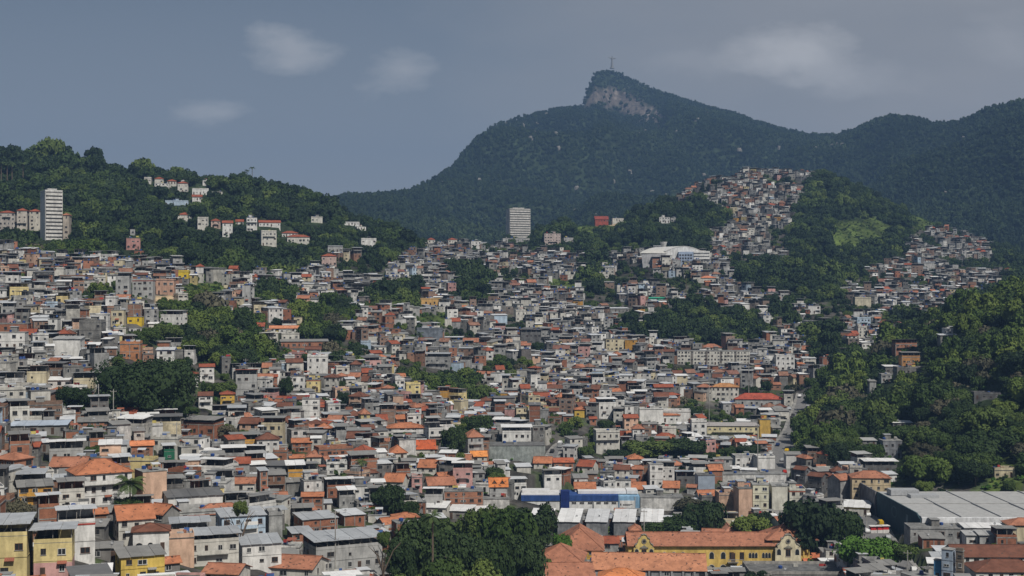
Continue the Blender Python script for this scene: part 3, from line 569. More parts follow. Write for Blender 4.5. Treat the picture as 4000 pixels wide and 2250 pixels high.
# lower right corner
A(3680,3740,2150,2270,400,-32,wall=(.42,.50,.60),roof='flat',fl=3,d=10,label='pale blue street front with tall windows')
A(3740,3765,2155,2270,402,-32,mat=CONC,wall=(.3,.25,.2),roof='flat',fl=3,d=9,label='brown narrow street front beside the pale blue one')
A(3650,3685,2190,2270,395,-32,wall=(.10,.30,.55),roof='flat',fl=2,d=8,label='strong blue street front at the lower edge')
A(3720,4060,2175,2205,420,-2,wall=WHITE,roof='gable',rc=BRT,fl=1,d=12,rh=2.4,label='long dark red tile roof above a white wall')
A(3800,4080,2235,2270,398,-2,wall=WHITE,roof='hip',rc=BRT,fl=1,d=12,rh=2.4,label='dark red hipped roof at the lower right edge')
A(3600,3690,2105,2140,440,-4,mat=BRICK,wall=BRK,roof='shed',rc=GREY,fl=1,d=7,label='low brick house in the lane below the store')
A(3770,3818,2092,2130,440,-4,wall=WHITE,roof='shed',rc=LGREY,fl=1,d=6,label='small white house with one window below the store')
A(3822,3885,2092,2130,440,-4,wall=LGREY,roof='shed',rc=LGREY,fl=1,d=6,label='small grey house with dark window below the store')
A(3888,3970,2100,2135,442,-4,mat=BRICK,wall=BRK,roof='terrace',rc=ASB,fl=1,d=7,label='brick house with dark roof below the store')
A(3550,3760,2068,2105,452,-3,mat=CONC,wall=LGREY,roof='flat',fl=1,d=9,label='long grey unfinished building with openings before the store')
A(3765,3930,2072,2090,450,-3,wall=OFFW,roof='shed',rc=BWHITE,fl=1,d=7,label='low white terrace roof before the store')
A(3935,4060,2052,2085,455,-3,wall=CREAM,roof='hip',rc=TERRA,fl=1,d=8,rh=1.8,label='cream house with orange hip roof at the right edge')
A(2920,3300,2246,2290,420,-1,mat=CONC,wall=(.42,.40,.37),roof='flat',fl=1,d=16,blank=True,name='hall',cat='building',label='plain grey flat roofed hall in front of the yellow school')
# tiled roofs of the convent-like complex
A(2168,2368,2150,2200,450,-3,wall=(.72,.45,.10),roof='hip',rc=TERRA,fl=2,d=24,rh=6.0,name='school_wing',cat='building',label='wide salmon hipped roof behind the tree clump')
A(2085,2300,2198,2240,425,-8,mat=CONC,wall=LGREY,roof='hip',rc=TERRA,fl=2,d=16,rh=4.3,name='school_wing',cat='building',label='speckled orange roof with two hips left of the long roof')
A(2312,2765,2228,2300,405,-4,mat=CONC,wall=(.4,.41,.42),roof='gable',rc=(.56,.25,.14),fl=2,d=14,rh=3.7,pilasters=True,name='school_wing',cat='building',label='long bright orange tiled roof over a grey wall with pilasters')
A(2075,2322,2254,2300,395,6,mat=CONC,wall=LGREY,roof='gable',rc=TERRA,fl=2,d=12,rh=2.8,name='school_wing',cat='building',label='heavily speckled tiled roof nearest the dark trees')
A(2335,2525,2266,2320,380,-6,wall=LGREY,roof='hip',rc=(.68,.25,.10),fl=2,d=10,rh=2.4,name='school_wing',cat='building',label='plain orange hipped roof at the bottom edge')
A(2458,2505,2072,2110,500,-2,wall=(.6,.36,.10),roof='hip',rc=TERRA,fl=2,d=9,rh=1.4,name='school_wing',cat='building',label='small tiled roof tower left of the garden trees')
A(2820,2880,2085,2110,500,-2,wall=PEACH,roof='hip',rc=(.50,.24,.16),fl=1,d=14,rh=2.2,name='school_wing',cat='building',label='low pale red roof between the garden trees')
# sawtooth warehouses
for k, (a, b) in enumerate(((2065,2172),(2176,2284),(2287,2391),(2394,2497),(2500,2606))):
    A(a, b, 2040, 2095, 512, -7, mat=CONC, wall=(.30,.31,.32), roof='shed', rc=(BWHITE, BWHITE, (.70,.71,.72), (.76,.76,.76), BWHITE)[k], fl=2, d=19, blank=True, tilt=1.1,
      name='warehouse', cat='warehouse', label=('white roofed warehouse half behind the tree clump', 'brightest white warehouse roof with an antenna', 'pale grey ribbed warehouse roof, middle of five',
      'light ribbed warehouse roof behind the yellow wing', 'white warehouse roof touching the garden trees')[k])
A(2500,2670,1945,1995,555,-2,mat=CONC,wall=WHITE,roof='flat',fl=1,d=10,blank=True,name='workshop',cat='building',label='stained white blank wall right of the light blue wing')
# Santa Teresa side: hill on the left, far towers
A(142,242,748,938,940,32,wall=(.72,.71,.68),roof='flat',fl=13,d=14,name='tower_block',cat='tower',label='tall white apartment tower on the wooded left hill',slabs=True)
A(243,274,840,935,950,8,wall=(.48,.42,.35),roof='hip',rc=TERRA,fl=5,d=9,rh=1.5,name='apartment_building',cat='building',label='beige block right against the tall white tower')
A(-10,60,830,900,960,10,wall=(.52,.48,.44),roof='hip',rc=REDT,fl=4,d=10,rh=1.6,name='apartment_building',cat='building',label='grey apartment block at the left edge of the hill')
A(62,108,822,905,955,10,wall=(.60,.55,.48),roof='hip',rc=REDT,fl=5,d=10,rh=1.8,name='apartment_building',cat='building',label='beige turreted block on the left hill')
A(110,160,825,900,952,10,wall=(.62,.58,.50),roof='hip',rc=REDT,fl=5,d=10,rh=1.8,name='apartment_building',cat='building',label='beige block touching the tall white tower')
for q in ((600,660,716,740,1130,WHITE,'flat','white villa with arcade on the left hill'),(690,735,715,752,1120,OFFW,'hip','pale villa left of the long white villas'),(745,790,700,715,1140,WHITE,'gable','small white gabled villa high in the wood'),
          (745,815,738,760,1120,WHITE,'flat','low white villa with overhanging roof'),(820,870,748,760,1110,OFFW,'flat','white walled terrace in the wood'),(640,735,785,802,1060,LBLUE,'flat','pale blue low villa in the wood'),
          (690,750,838,862,1010,OFFW,'hip','cream villa with dark hip roof'),(762,815,852,898,990,OFFW,'flat','cream modern block with balconies on the wooded hill'),(820,862,862,890,1000,(.6,.45,.38),'hip','peach villa right of the cream modern block'),
          (862,910,870,925,990,WHITE,'gable','white gabled villa half hidden by a tree'),(912,952,865,880,1005,WHITE,'gable','villa with bright red roof on the wooded hill'),(955,1005,850,905,985,WHITE,'flat','white angular block with rows of windows'),
          (1005,1095,868,885,1000,WHITE,'gable','white villa with red gable roofs'),(1010,1080,905,960,950,OFFW,'flat','cream apartment house with stacked balconies'),(1095,1165,910,925,975,WHITE,'hip','white villa with red tiled roof'),
          (1118,1210,925,950,955,OFFW,'hip','cream villa with long red roof'),(1205,1260,848,868,1010,OFFW,'flat','pale terrace house among dark trees'),(1340,1405,870,880,1040,BWHITE,'flat','thin white roof in the wood'),
          (1400,1470,935,965,985,WHITE,'flat','white villa with two dark openings'),(480,548,930,975,900,(.50,.27,.24),'flat','dusty pink house ruin below the tower'),(500,530,895,918,930,LGREY,'flat','small grey house above the pink ruin'),
          (1275,1340,962,985,900,LGREY,'shed','white roofed house at the lower wood edge'),(1250,1315,1000,1040,880,(.6,.45,.40),'hip','pinkish house with red awning at the lower wood edge'),
          (560,592,642,656,1190,OFFW,'flat','white villa at the left end of the row under the ridge'),(600,640,640,660,1188,OFFW,'hip','villa with terraces second in the row under the ridge'),(650,690,640,652,1190,OFFW,'hip','villa with pinkish roof third in the row under the ridge'),(700,722,645,658,1190,WHITE,'flat','small white villa at the right end of the row under the ridge'),(785,812,652,662,1195,WHITE,'flat','tiny white house on the ridge line'),(1385,1430,885,898,1150,WHITE,'flat','white house on the shoulder of the left hill'),
          (1665,1700,915,945,1280,OFFW,'hip','cream house with pale red roof at the saddle'),(1745,1785,920,950,1290,OFFW,'hip','tall pink house at the saddle'),(1835,1880,925,945,1330,WHITE,'flat','white house left of the distant tower')):
    A(*q[:5], 8 + (q[0] % 13), wall=q[5], roof=q[6], rc=REDT if q[6] != 'shed' else SILVER, fl=max(1, round((q[3]-q[2])*q[4]/F/3.1)), d=9, rh=1.8, name='villa', cat='house', label=q[7])
A(1976,2072,818,928,1420,20,wall=(.62,.60,.56),roof='flat',fl=12,d=12,name='tower_block',cat='tower',label='distant apartment tower with white balcony bands',slabs=True)
A(1960,2085,930,945,1400,4,wall=LGREY,roof='flat',fl=1,d=14,name='podium_building',cat='building',label='low pale building under the distant tower')
A(2123,2190,912,955,1380,4,wall=(.58,.48,.44),roof='flat',fl=4,d=12,name='apartment_building',cat='building',label='peach block right of the distant tower')
A(2200,2240,928,945,1390,4,wall=LGREY,roof='flat',fl=1,d=10,name='villa',label='pale house right of the peach block')
A(2322,2376,856,868,1500,4,wall=(.38,.10,.07),roof='gable',rc=(.30,.07,.05),fl=1,d=9,rh=3.5,name='manor',cat='house',label='dark red castle-like house on the hilltop')
A(2390,2436,852,866,1500,4,wall=OFFW,roof='flat',fl=1,d=9,name='villa',label='white house beside the red hilltop house')
A(2575,2620,848,870,1470,-8,wall=WHITE,roof='flat',fl=2,d=9,name='villa',label='white two-storey cube in the far wood')
A(2620,2640,855,868,1470,0,wall=LGREY,roof='flat',fl=1,d=7,name='annex',cat='house',label='small annex beside the far white cube')

def lm_setup(L):
    uc = (L['u0']+L['u1'])/2; best = None; prev = None          # stand it where the sight line of its foot meets the ground
    for k in range(1, 400):
        y = L['Y']*(0.72+0.56*k/400); g = ground(y*(uc-2000)/F, y)-(CZ+y*(1100-L['vb'])/F)
        if prev is not None and (g > 0) != (prev > 0) and (best is None or abs(y-L['Y']) < abs(best-L['Y'])): best = y
        prev = g
    if L.get('noray'): best = L['Y']
    if L['name'] == 'villa' and best is None:
        y = L['Y']; zg = ground(y*(uc-2000)/F, y); dz = CZ+y*(1100-L['vb'])/F-zg-2
        if dz > 0: L['vt'] += dz*F/y; L['vb'] += dz*F/y; best = y
    if best is not None: L['Y'] = best
    else:
        ys = [L['Y']*(0.72+0.56*k/100) for k in range(101)]
        L['Y'] = min(ys, key=lambda y: abs(ground(y*(uc-2000)/F, y)-(CZ+y*(1100-L['vb'])/F)))
    Y, rot = L['Y'], R(L['rot']); s = Y/F
    W = (L['u1']-L['u0'])*s; d = L['d']
    while d*abs(math.sin(rot)) > 0.45*W: d *= 0.85
    w = max((W-d*abs(math.sin(rot)))/math.cos(rot), 2.0)
    cx = ((L['u0']+L['u1'])/2-2000)*s
    cy = Y + (w*abs(math.sin(rot))+d*math.cos(rot))/2
    zt = CZ+Y*(1100-L['vt'])/F; zb = CZ+Y*(1100-L['vb'])/F
    # the corner nearest the camera sits at Y; keep the centre on the viewing direction
    cx *= cy/Y*0.5+0.5
    L.update(x=cx, y=cy, w=w, dd=d, zb=zb, h=max(zt-zb, 2.2), r=rot)
    g = L['rc'] is not None and L['roof'] in ('terrace',) and 3.2 or L.get('rh', 0.8)
    L['rect'] = (L['u0'], L['u1'], L['vt']-g*F/Y*(0.9), L['vb'])
for L in LM: lm_setup(L)
SPECIAL = [ # x, y, w, d, rot, zb, rect, Y  of the hand-built ones
 dict(x=64.5, y=477, w=62, dd=14, r=0, zb=0.5, rect=(2440,3215,2050,2240), Y=468),
 dict(x=26.0, y=565, w=50, dd=13, r=0, zb=6.5, rect=(2036,2500,1918,2000), Y=558),
 dict(x=190, y=500, w=104, dd=60, r=0, zb=10.5, rect=(3455,4060,1922,2062), Y=470),
 dict(x=142, y=1207, w=66, dd=34, r=0.0, zb=116, rect=(2500,2775,958,1012), Y=1183),
]
# flatten the ground under the buildings
def pads():
    XX = YY*(UU-2000)/F
    for L in LM+SPECIAL:
        hw, hd = L['w']/2+2.0, L['dd']/2+2.0; fw = (28 if L['y'] < 800 else 1) if 'name' not in L else (9 if L['name'] == 'warehouse' else 2.5); rr = math.hypot(hw, hd+fw)
        j0, j1 = np.searchsorted(YS, (L['y']-rr, L['y']+rr)); 
        u0 = 2000+F*(L['x']-rr)/L['y']; u1 = 2000+F*(L['x']+rr)/L['y']
        i0, i1 = np.searchsorted(US, (u0-30, u1+30)); 
        sl = (slice(max(j0-1,0), j1+1), slice(max(i0,0), i1))
        dx = XX[sl]-L['x']; dy = YY[sl]-L['y']; c, q = math.cos(L['r']), math.sin(L['r'])
        a = c*dx+q*dy; b = -q*dx+c*dy
        m = (np.abs(a) < hw) & (b < hd) & (b > -hd-fw)
        z = ZZ[sl]; z[m] = np.minimum(z[m], L['zb']-0.05)
pads()
def smooth_roads():
    """cut the road beds level across their width"""
    XX = YY*(UU-2000)/F
    for line in ROADXY:
        for (x, y) in line:
            z = ground(x, y); j0, j1 = np.searchsorted(YS, (y-7, y+7)); i0, i1 = np.searchsorted(US, (2000+F*(x-8)/y, 2000+F*(x+8)/y))
            sl = (slice(j0, j1+1), slice(i0, i1+1)); m = np.hypot(XX[sl]-x, YY[sl]-y) < 7
            zz = ZZ[sl]; zz[m] = np.minimum(zz[m], z+0.02*0)
smooth_roads()

def build_terrain():
    XX = YY*(UU-2000)/F; V = 1100-F*(ZZ-CZ)/YY
    cls = classify(UU, V, YY)
    n, m = ZZ.shape
    pal = np.array([(.085,.08,.072),(.030,.045,.020),(.085,.12,.030),(.42,.32,.20),(.15,.13,.115),(.11,.11,.11)])
    col = pal[cls]
    town = (cls == 0)
    nz = vnoise(XX/6, YY/6, 77)
    green = town & (nz > 0.62)
    col[green] = (.06,.08,.035)
    verts = np.stack([XX, YY, ZZ], -1).reshape(-1, 3)
    idx = np.arange(n*m).reshape(n, m)
    f = np.stack([idx[:-1,:-1], idx[:-1,1:], idx[1:,1:], idx[1:,:-1]], -1).reshape(-1, 4)
    me = bpy.data.meshes.new('ground'); me.vertices.add(len(verts)); me.vertices.foreach_set('co', verts.ravel())
    me.loops.add(f.size); me.loops.foreach_set('vertex_index', f.ravel())
    me.polygons.add(len(f)); me.polygons.foreach_set('loop_start', np.arange(0, f.size, 4)); me.polygons.foreach_set('loop_total', np.full(len(f), 4))
    at = me.attributes.new('Col', 'FLOAT_COLOR', 'POINT'); c4 = np.ones((n*m, 4), np.float32); c4[:, :3] = col.reshape(-1, 3)
    at.data.foreach_set('color', c4.ravel()); me.update(); me.validate()
    m_, t, b = newmat('soil_and_rock'); a = t.new('ShaderNodeAttribute'); a.attribute_name = 'Col'
    geo = t.new('ShaderNodeNewGeometry'); pos = geo.outputs['Position']
    n1 = t.noise(pos, 0.12, 6, 0.7); n2 = t.noise(t.vmul(pos, (0.09, 0.09, 0.014)), 1.0, 5, 0.75)
    c = t.mix(1.0, a.outputs['Color'], t.ramp(n1, [(0.3, 0.6), (0.7, 1.25)]), 'MULTIPLY')
    c = t.mix(1.0, c, t.ramp(n2, [(0.38, 0.45), (0.58, 1.2)]), 'MULTIPLY')
    n5 = t.noise(t.vmul(pos, (0.03, 0.01, 0.004)), 1.0, 5, 0.7); c = t.mix(1.0, c, t.ramp(n5, [(0.36, 0.35), (0.62, 1.35)]), 'MULTIPLY')
    t.link(c, b.inputs['Base Color']); b.inputs['Roughness'].default_value = 0.95; b.inputs['Specular IOR Level'].default_value = 0.1
    me.materials.append(m_)
    o = bpy.data.objects.new('ground', me); COL.objects.link(o); tag(o, kind='structure')
    return cls, V
CLS, VV = build_terrain()

def build_roads():
    m, t, b = newmat('asphalt'); geo = t.new('ShaderNodeNewGeometry'); n = t.noise(geo.outputs['Position'], 0.8, 5, 0.7)
    t.link(t.ramp(n, [(0.3, (.10,.10,.10)), (0.7, (.19,.185,.18))]), b.inputs['Base Color']); b.inputs['Roughness'].default_value = 0.9
    MATS.append(m); AS = len(MATS)-1
    for k, line in enumerate(ROADXY):
        g = G(); side = G(); w = 4.2 if k == 0 else 1.9; prev = None
        for i, (x, y) in enumerate(line):
            a = line[max(i-1, 0)]; c = line[min(i+1, len(line)-1)]
            d = Vector((c[0]-a[0], c[1]-a[1])).normalized(); nn = Vector((-d.y, d.x))
            z = max(ground(x+nn.x*q, y+nn.y*q) for q in (-w, 0, w))+0.12
            cur = [(x+nn.x*q, y+nn.y*q, z) for q in (-w, w)]+[(x+nn.x*q, y+nn.y*q, z+0.12) for q in (-w-1.6, -w, w, w+1.6)]
            if prev:
                g.quad(prev[0], prev[1], cur[1], cur[0], AS, (.1,.1,.1))
                for p, q in ((2, 3), (4, 5)): side.slab(prev[p], prev[q], cur[q], cur[p], 0.5, CONC, (.36,.35,.33))
            prev = cur
        tag(g.obj('road'), kind='structure'); tag(side.obj('pavement'), kind='structure')
build_roads()

# ------------------------------------------------------------ window, door, tank, dish parts (shared meshes)
def window_mesh(kind):
    g = G()
    fr = {'white': (.70,.70,.68), 'dark': (.10,.08,.07), 'grey': (.4,.4,.4), 'brown': (.16,.08,.05)}[kind]
    a, b = .5, .5
    g.box(-a, a, -.06, 0, -.02, .05, PAINT, fr); g.box(-a, a, -.06, 0, .94, 1.0, PAINT, fr)
    g.box(-a, -a+.06, -.06, 0, .05, .94, PAINT, fr); g.box(a-.06, a, -.06, 0, .05, .94, PAINT, fr)
    g.box(-.03, .03, -.05, 0, .05, .94, PAINT, fr)
    g.quad((-.44,-.02,.05), (.44,-.02,.05), (.44,-.02,.94), (-.44,-.02,.94), GLASS, (0.03,0.03,0.03))
    g.box(-a-.06, a+.06, -.14, 0, -.08, -.02, CONC, (.5,.5,.48))
    return g.mesh('window')
WIN = {k: window_mesh(k) for k in ('white', 'dark', 'grey', 'brown')}
def arch_mesh():
    g = G(); n = 8; pts = [(-.5, 0), (.5, 0)]+[(.5*math.cos(math.pi*i/n), .6+.4*math.sin(math.pi*i/n)) for i in range(n+1)]
    k = len(g.v); g.v += [(x, -.03, z) for x, z in pts]; g.f.append(tuple(range(k, k+len(pts)))); g.m.append(GLASS); g.c.append((.03,.03,.03))
    for i in range(n):
        p, q = pts[2+i], pts[3+i]; s = 1.16
        g.quad((p[0], -.07, p[1]), (q[0], -.07, q[1]), (q[0]*s, -.07, .6+(q[1]-.6)*s), (p[0]*s, -.07, .6+(p[1]-.6)*s), PAINT, (.62,.60,.55))
    g.box(-.58, -.5, -.07, 0, 0, .6, PAINT, (.62,.60,.55)); g.box(.5, .58, -.07, 0, 0, .6, PAINT, (.62,.60,.55))
    return g.mesh('arched_window')
ARCH = arch_mesh()
def door_mesh():
    g = G(); g.box(-.5, .5, -.05, 0, 0, 1, PAINT, (.15,.09,.06)); g.box(-.42, .42, -.07, -.05, .05, .93, PAINT, (.09,.06,.045)); return g.mesh('door')
DOOR = door_mesh()
def tank_mesh():
    g = G(); g.cyl(0, 0, 0, .75, .62, .72, TANK, (.02,.06,.22), 10); g.cyl(0, 0, .75, .95, .74, .35, TANK, (.02,.06,.22), 10); return g.mesh('water_tank')
TANKM = tank_mesh()
def dish_mesh():
    g = G(); k = len(g.v); n = 10
    g.v.append((0, .12, 0)); g.v += [(.45*math.cos(6.283*i/n), -.03, .45*math.sin(6.283*i/n)) for i in range(n)]
    for i in range(n): g.f.append((k, k+1+i, k+1+(i+1) % n)); g.m.append(METAL); g.c.append((.6,.6,.6))
    g.box(-.03, .03, .1, .16, -.7, 0, METAL, (.3,.3,.3)); return g.mesh('satellite_dish')
DISH = dish_mesh()

def tiled_roof(g, w, d, z, rh, kind, mat, col, ov=0.45, wallm=PAINT, wallc=WHITE, walls=None):
    hw, hd = w/2+ov, d/2+ov
    if kind == 'gable':
        t = .14; zo = z-ov*rh/(d/2)*0.6
        g.slab((-hw,-hd,zo), (hw,-hd,zo), (hw,0,z+rh), (-hw,0,z+rh), t, mat, col)
        g.slab((-hw,0,z+rh), (hw,0,z+rh), (hw,hd,zo), (-hw,hd,zo), t, mat, col)
        g.box(-hw, hw, -.15, .15, z+rh-.02, z+rh+.12, mat, tuple(c*.85 for c in col))
        if walls is not None:
            for x in (-w/2, w/2): walls.tri((x, -d/2, z), (x, d/2, z), (x, 0, z+rh-.12), wallm, wallc)
    else:
        if w >= d: a = max(w/2-d/2, .05); r0, r1 = (-a, 0, z+rh), (a, 0, z+rh)
        else: a = d/2-w/2; r0, r1 = (0, -a, z+rh), (0, a, z+rh)
        p = [(-hw,-hd,z), (hw,-hd,z), (hw,hd,z), (-hw,hd,z)]
        if w >= d:
            g.quad(p[0], p[1], r1, r0, mat, col); g.quad(p[2], p[3], r0, r1, mat, col); g.tri(p[1], p[2], r1, mat, col); g.tri(p[3], p[0], r0, mat, col)
        else:
            g.tri(p[0], p[1], r0, mat, col); g.quad(p[1], p[2], r1, r0, mat, col); g.tri(p[2], p[3], r1, mat, col); g.quad(p[3], p[0], r0, r1, mat, col)
        g.box(-hw+.02, hw-.02, -hd+.02, hd-.02, z-.16, z-.004, mat, tuple(c*.7 for c in col))
        def rib(a, b):
            a, b = Vector(a), Vector(b); dd = (b-a); n = Vector((-dd.y, dd.x, 0))
            if n.length < .01: return
            n = n.normalized()*.14; up = Vector((0, 0, .1))
            g.slab(tuple(a-n+up), tuple(a+n+up), tuple(b+n+up), tuple(b-n+up), .2, mat, tuple(c*.8 for c in col))
        if w > 3:
            rib(p[0], r0); rib(p[1], r1) if w >= d else rib(p[1], r0); rib(r0, r1)

def house_parts(L, found, seed, lod=0):
    """parts by name, and a list of window places (kind, x, y, z, rotation, width, height)"""
    q = random.Random(seed); w, d, h = L['w'], L['dd'], L['h']; P = {}; wins = []
    def part(n):
        if n not in P: P[n] = G()
        return P[n]
    mat, wc = L['mat'], L['wall']; hw, hd = w/2, d/2; rf = L['roof']; rc = L['rc']; fl = L['fl']
    body = part('walls')
    lower = L.get('lower')
    fh = h/max(fl, 1)
    if lower:
        body.box(-hw, hw, -hd, hd, -found, h*0.45, mat, lower, False); body.box(-hw-.01, hw+.01, -hd-.01, hd+.01, h*0.45, h, mat, wc, False)
    else: body.box(-hw, hw, -hd, hd, -found, h, mat, wc, False, topcol=(.3,.3,.29))
    if L.get('band'):
        part('trim_band').box(-hw-.08, hw+.08, -hd-.08, hd+.08, h-.45, h-.1, PAINT, L['band'])
    if mat == BRICK and lod < 2:
        fr = part('concrete_frame'); cc = (.36,.35,.33)
        for x in ([-hw, hw] if w < 6 else [-hw, 0, hw]):
            fr.box(x-.14, x+.14, -hd-.04, -hd+.1, -found, h, CONC, cc, False)
        for x in (-hw, hw):
            fr.box(x-(.04 if x < 0 else .1), x+(.1 if x < 0 else .04), hd-.12, hd+.04, -found, h, CONC, cc, False)
        for i in range(fl): fr.box(-hw-.05, hw+.05, -hd-.05, hd+.05, (i+1)*fh-.24, (i+1)*fh-.02, CONC, cc, False)
    elif fl > 1 and lod == 0 and not L.get('blank'):
        g = part('floor_ledge')
        for i in range(1, fl): g.box(-hw-.07, hw+.07, -hd-.07, hd+.07, i*fh-.12, i*fh-.0, CONC, tuple(c*.75 for c in wc), False)
    if L.get('slabs'):
        g = part('balcony'); 
        for i in range(fl):
            g.box(-hw+.3, hw-.3, -hd-1.1, -hd, i*fh+.1, i*fh+1.6, PAINT, (.72,.70,.66))
        body.box(-hw*.6, hw*.5, -hd*.5, hd*.5, h+.02, h+2.4, PAINT, tuple(c*.9 for c in wc))
        g2 = part('loggia_strip')  # flat dark strips on the wall above each balcony parapet
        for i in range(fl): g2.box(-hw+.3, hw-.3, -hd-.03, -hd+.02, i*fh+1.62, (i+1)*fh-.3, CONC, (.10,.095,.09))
    if L.get('pilasters'):
        g = part('pilaster'); n = int(w/3.4)
        for i in range(n+1): x = -hw+i*w/n; g.box(x-.3, x+.3, -hd-.35, -hd, -found, h-.4, CONC, (.5,.5,.5))
    if L.get('ribs'):
        g = part('stair_strip'); n = int(w/8)  # flat dark strips laid on the wall, not set back
        for i in range(1, n): x = -hw+i*w/n; g.box(x-.7, x+.7, -hd-.02, -hd+.1, -found, h-.1, PAINT, (.22,.20,.18)); 
    # openings
    if not L.get('blank') and not L.get('slabs'):
        sides = [(0, w, lambda x: (x, -hd), 0)]
        sides.append((1, d, lambda x: (-hw, -x), -math.pi/2) if L['r'] >= 0 else (1, d, lambda x: (hw, x), math.pi/2))
        for si, ln, pos, rz in sides:
            n = max(1, int(ln/(2.5 if lod < 2 else 3.0))); 
            if L.get('ribs'): n = int(ln/2.0)
            for i in range(fl):
                for k in range(n):
                    if q.random() < (0.10 if L.get('ribs') else (.18 if si == 0 else .5)): continue
                    x = -ln/2+(k+.5)*ln/n + q.uniform(-.2, .2)
                    px, py = pos(x); z = i*fh+fh*.33; ww = q.choice((.7, 1.0, 1.2, 1.5)); wh = q.choice((min(1.3, fh*.46), min(1.2, fh*.42), .7)); z += q.uniform(-.1, .15)
                    kind = 'arch' if L.get('arch') and i == fl-1 else q.choice(('white', 'dark', 'grey', 'brown', 'dark'))
                    if i == 0 and si == 0 and q.random() < .25: kind = 'door'; z = .05; ww = .95; wh = min(2.1, fh*.75)
                    elif q.random() < .15: ww = min(1.9, ln/n*.8)
                    if kind == 'arch': wh = 1.5; z = i*fh+.7
                    wins.append((kind, px, py, z, rz, ww, wh))
        if q.random() < .25 and fl > 1 and w > 5 and lod < 2:
            g = part('balcony'); i = q.randint(1, fl-1); a = q.uniform(.5, 1)*hw
            g.box(-a, a, -hd-1.1, -hd, i*fh-.1, i*fh+.05, CONC, (.4,.4,.38)); g.box(-a, a, -hd-1.12, -hd-1.0, i*fh+.05, i*fh+.95, mat, wc)
    # roofs
    if rf == 'flat':
        g = part('roof_slab'); tc = L.get('top', q.choice(((.30,.30,.29), (.40,.40,.38), (.20,.20,.195))))
        g.box(-hw-.15, hw+.15, -hd-.15, hd+.15, h+.004, h+.16, CONC, tc)
        if q.random() < .6 and lod < 2:
            p = part('parapet'); ph = q.uniform(.35, 1.0)
            for a in ((-hw, hw, -hd, -hd+.14), (-hw, hw, hd-.14, hd), (-hw, -hw+.14, -hd+.14, hd-.14), (hw-.14, hw, -hd+.14, hd-.14)):
                p.box(*a, h+.16, h+.16+ph, mat, wc)
        if q.random() < .35 and w > 5 and lod < 2 and not L.get('slabs'):
            g = part('roof_hut'); a = q.uniform(-hw*.4, hw*.3); g.box(a-1.3, a+1.3, 0, hd-.4, h+.16, h+2.3, q.choice((mat, CONC)), q.choice((wc, GREY))); g.box(a-1.6, a+1.6, -.3, hd-.2, h+2.3, h+2.42, SHEET, q.choice((ZINC, SILVER, ASB)))
    elif rf in ('terrace', 'terrace2'):
        th = 2.75 if rf == 'terrace' else 2.1; g = part('parapet'); ph = .85
        g.box(-hw, hw, -hd, hd, h+.003, h+.12, CONC, (.3,.3,.28))
        for a in ((-hw, hw, -hd, -hd+.14), (-hw, -hw+.14, -hd+.14, hd-.14), (hw-.14, hw, -hd+.14, hd-.14)): g.box(*a, h+.12, h+ph, mat, wc)
        part('back_wall').box(-hw, hw, hd-.14, hd, h+.12, h+th-.1, q.choice((mat, CONC)), q.choice((wc, GREY, BRK)))
        if q.random() < .6: part('back_wall').box(hw*.2, hw-.2, hd*.0, hd-.2, h+.13, h+th-.15, q.choice((mat, CONC)), q.choice((wc, GREY)))
        n = max(2, int(w/2.8))
        for i in range(n+1):
            x = -hw+.1+i*(w-.2)/n; part('roof_post#%d' % i).box(x-.07, x+.07, -hd+.02, -hd+.16, h+ph, h+th-.02, CONC, (.35,.33,.3))
        tl = L.get('tilt', q.uniform(-.35, .35)); ov = q.uniform(.4, .9)
        npan = max(1, int(w/1.9)) if lod == 0 else 1
        for i in range(npan):
            x0 = -hw-ov+i*(w+2*ov)/npan; x1 = x0+(w+2*ov)/npan-(.05 if npan > 1 else 0); dz = (i % 2)*.05 if npan > 1 else 0
            k = 1 if npan == 1 else q.uniform(.86, 1.08)
            G1 = G() if npan > 1 else part('roof_panel')
            G1.slab((x0, -hd-ov, h+th-tl+dz), (x1, -hd-ov, h+th-tl+dz), (x1, hd+ov*.5, h+th+tl+dz), (x0, hd+ov*.5, h+th+tl+dz), .1, SHEET, tuple(min(c*k, .88) for c in rc))
            if npan > 1: P['roof_panel#%d' % i] = G1
    elif rf == 'shed':
        tl = L.get('tilt', q.uniform(.25, .6)); ov = .45
        body.tri((-hw, hd, h), (-hw, -hd, h), (-hw, hd, h+tl*1.4), mat, wc); body.tri((hw, -hd, h), (hw, hd, h), (hw, hd, h+tl*1.4), mat, wc)
        npan = max(1, int(w/1.9)) if lod == 0 else 1
        for i in range(npan):
            x0 = -hw-ov+i*(w+2*ov)/npan; x1 = x0+(w+2*ov)/npan-(.05 if npan > 1 else 0); dz = (i % 2)*.05 if npan > 1 else 0
            k = 1 if npan == 1 else q.uniform(.86, 1.06)
            G1 = G() if npan > 1 else part('roof_panel')
            G1.slab((x0, -hd-ov, h+.15+dz), (x1, -hd-ov, h+.15+dz), (x1, hd+ov, h+.2+tl*1.4+dz), (x0, hd+ov, h+.2+tl*1.4+dz), .1, SHEET, tuple(min(c*k, .88) for c in rc))
            if npan > 1: P['roof_panel#%d' % i] = G1
    elif rf in ('gable', 'hip'):
        tiled_roof(part('roof'), w, d, h+.005, L.get('rh', 1.4), rf, TILE, rc, wallm=mat, wallc=wc, walls=body)
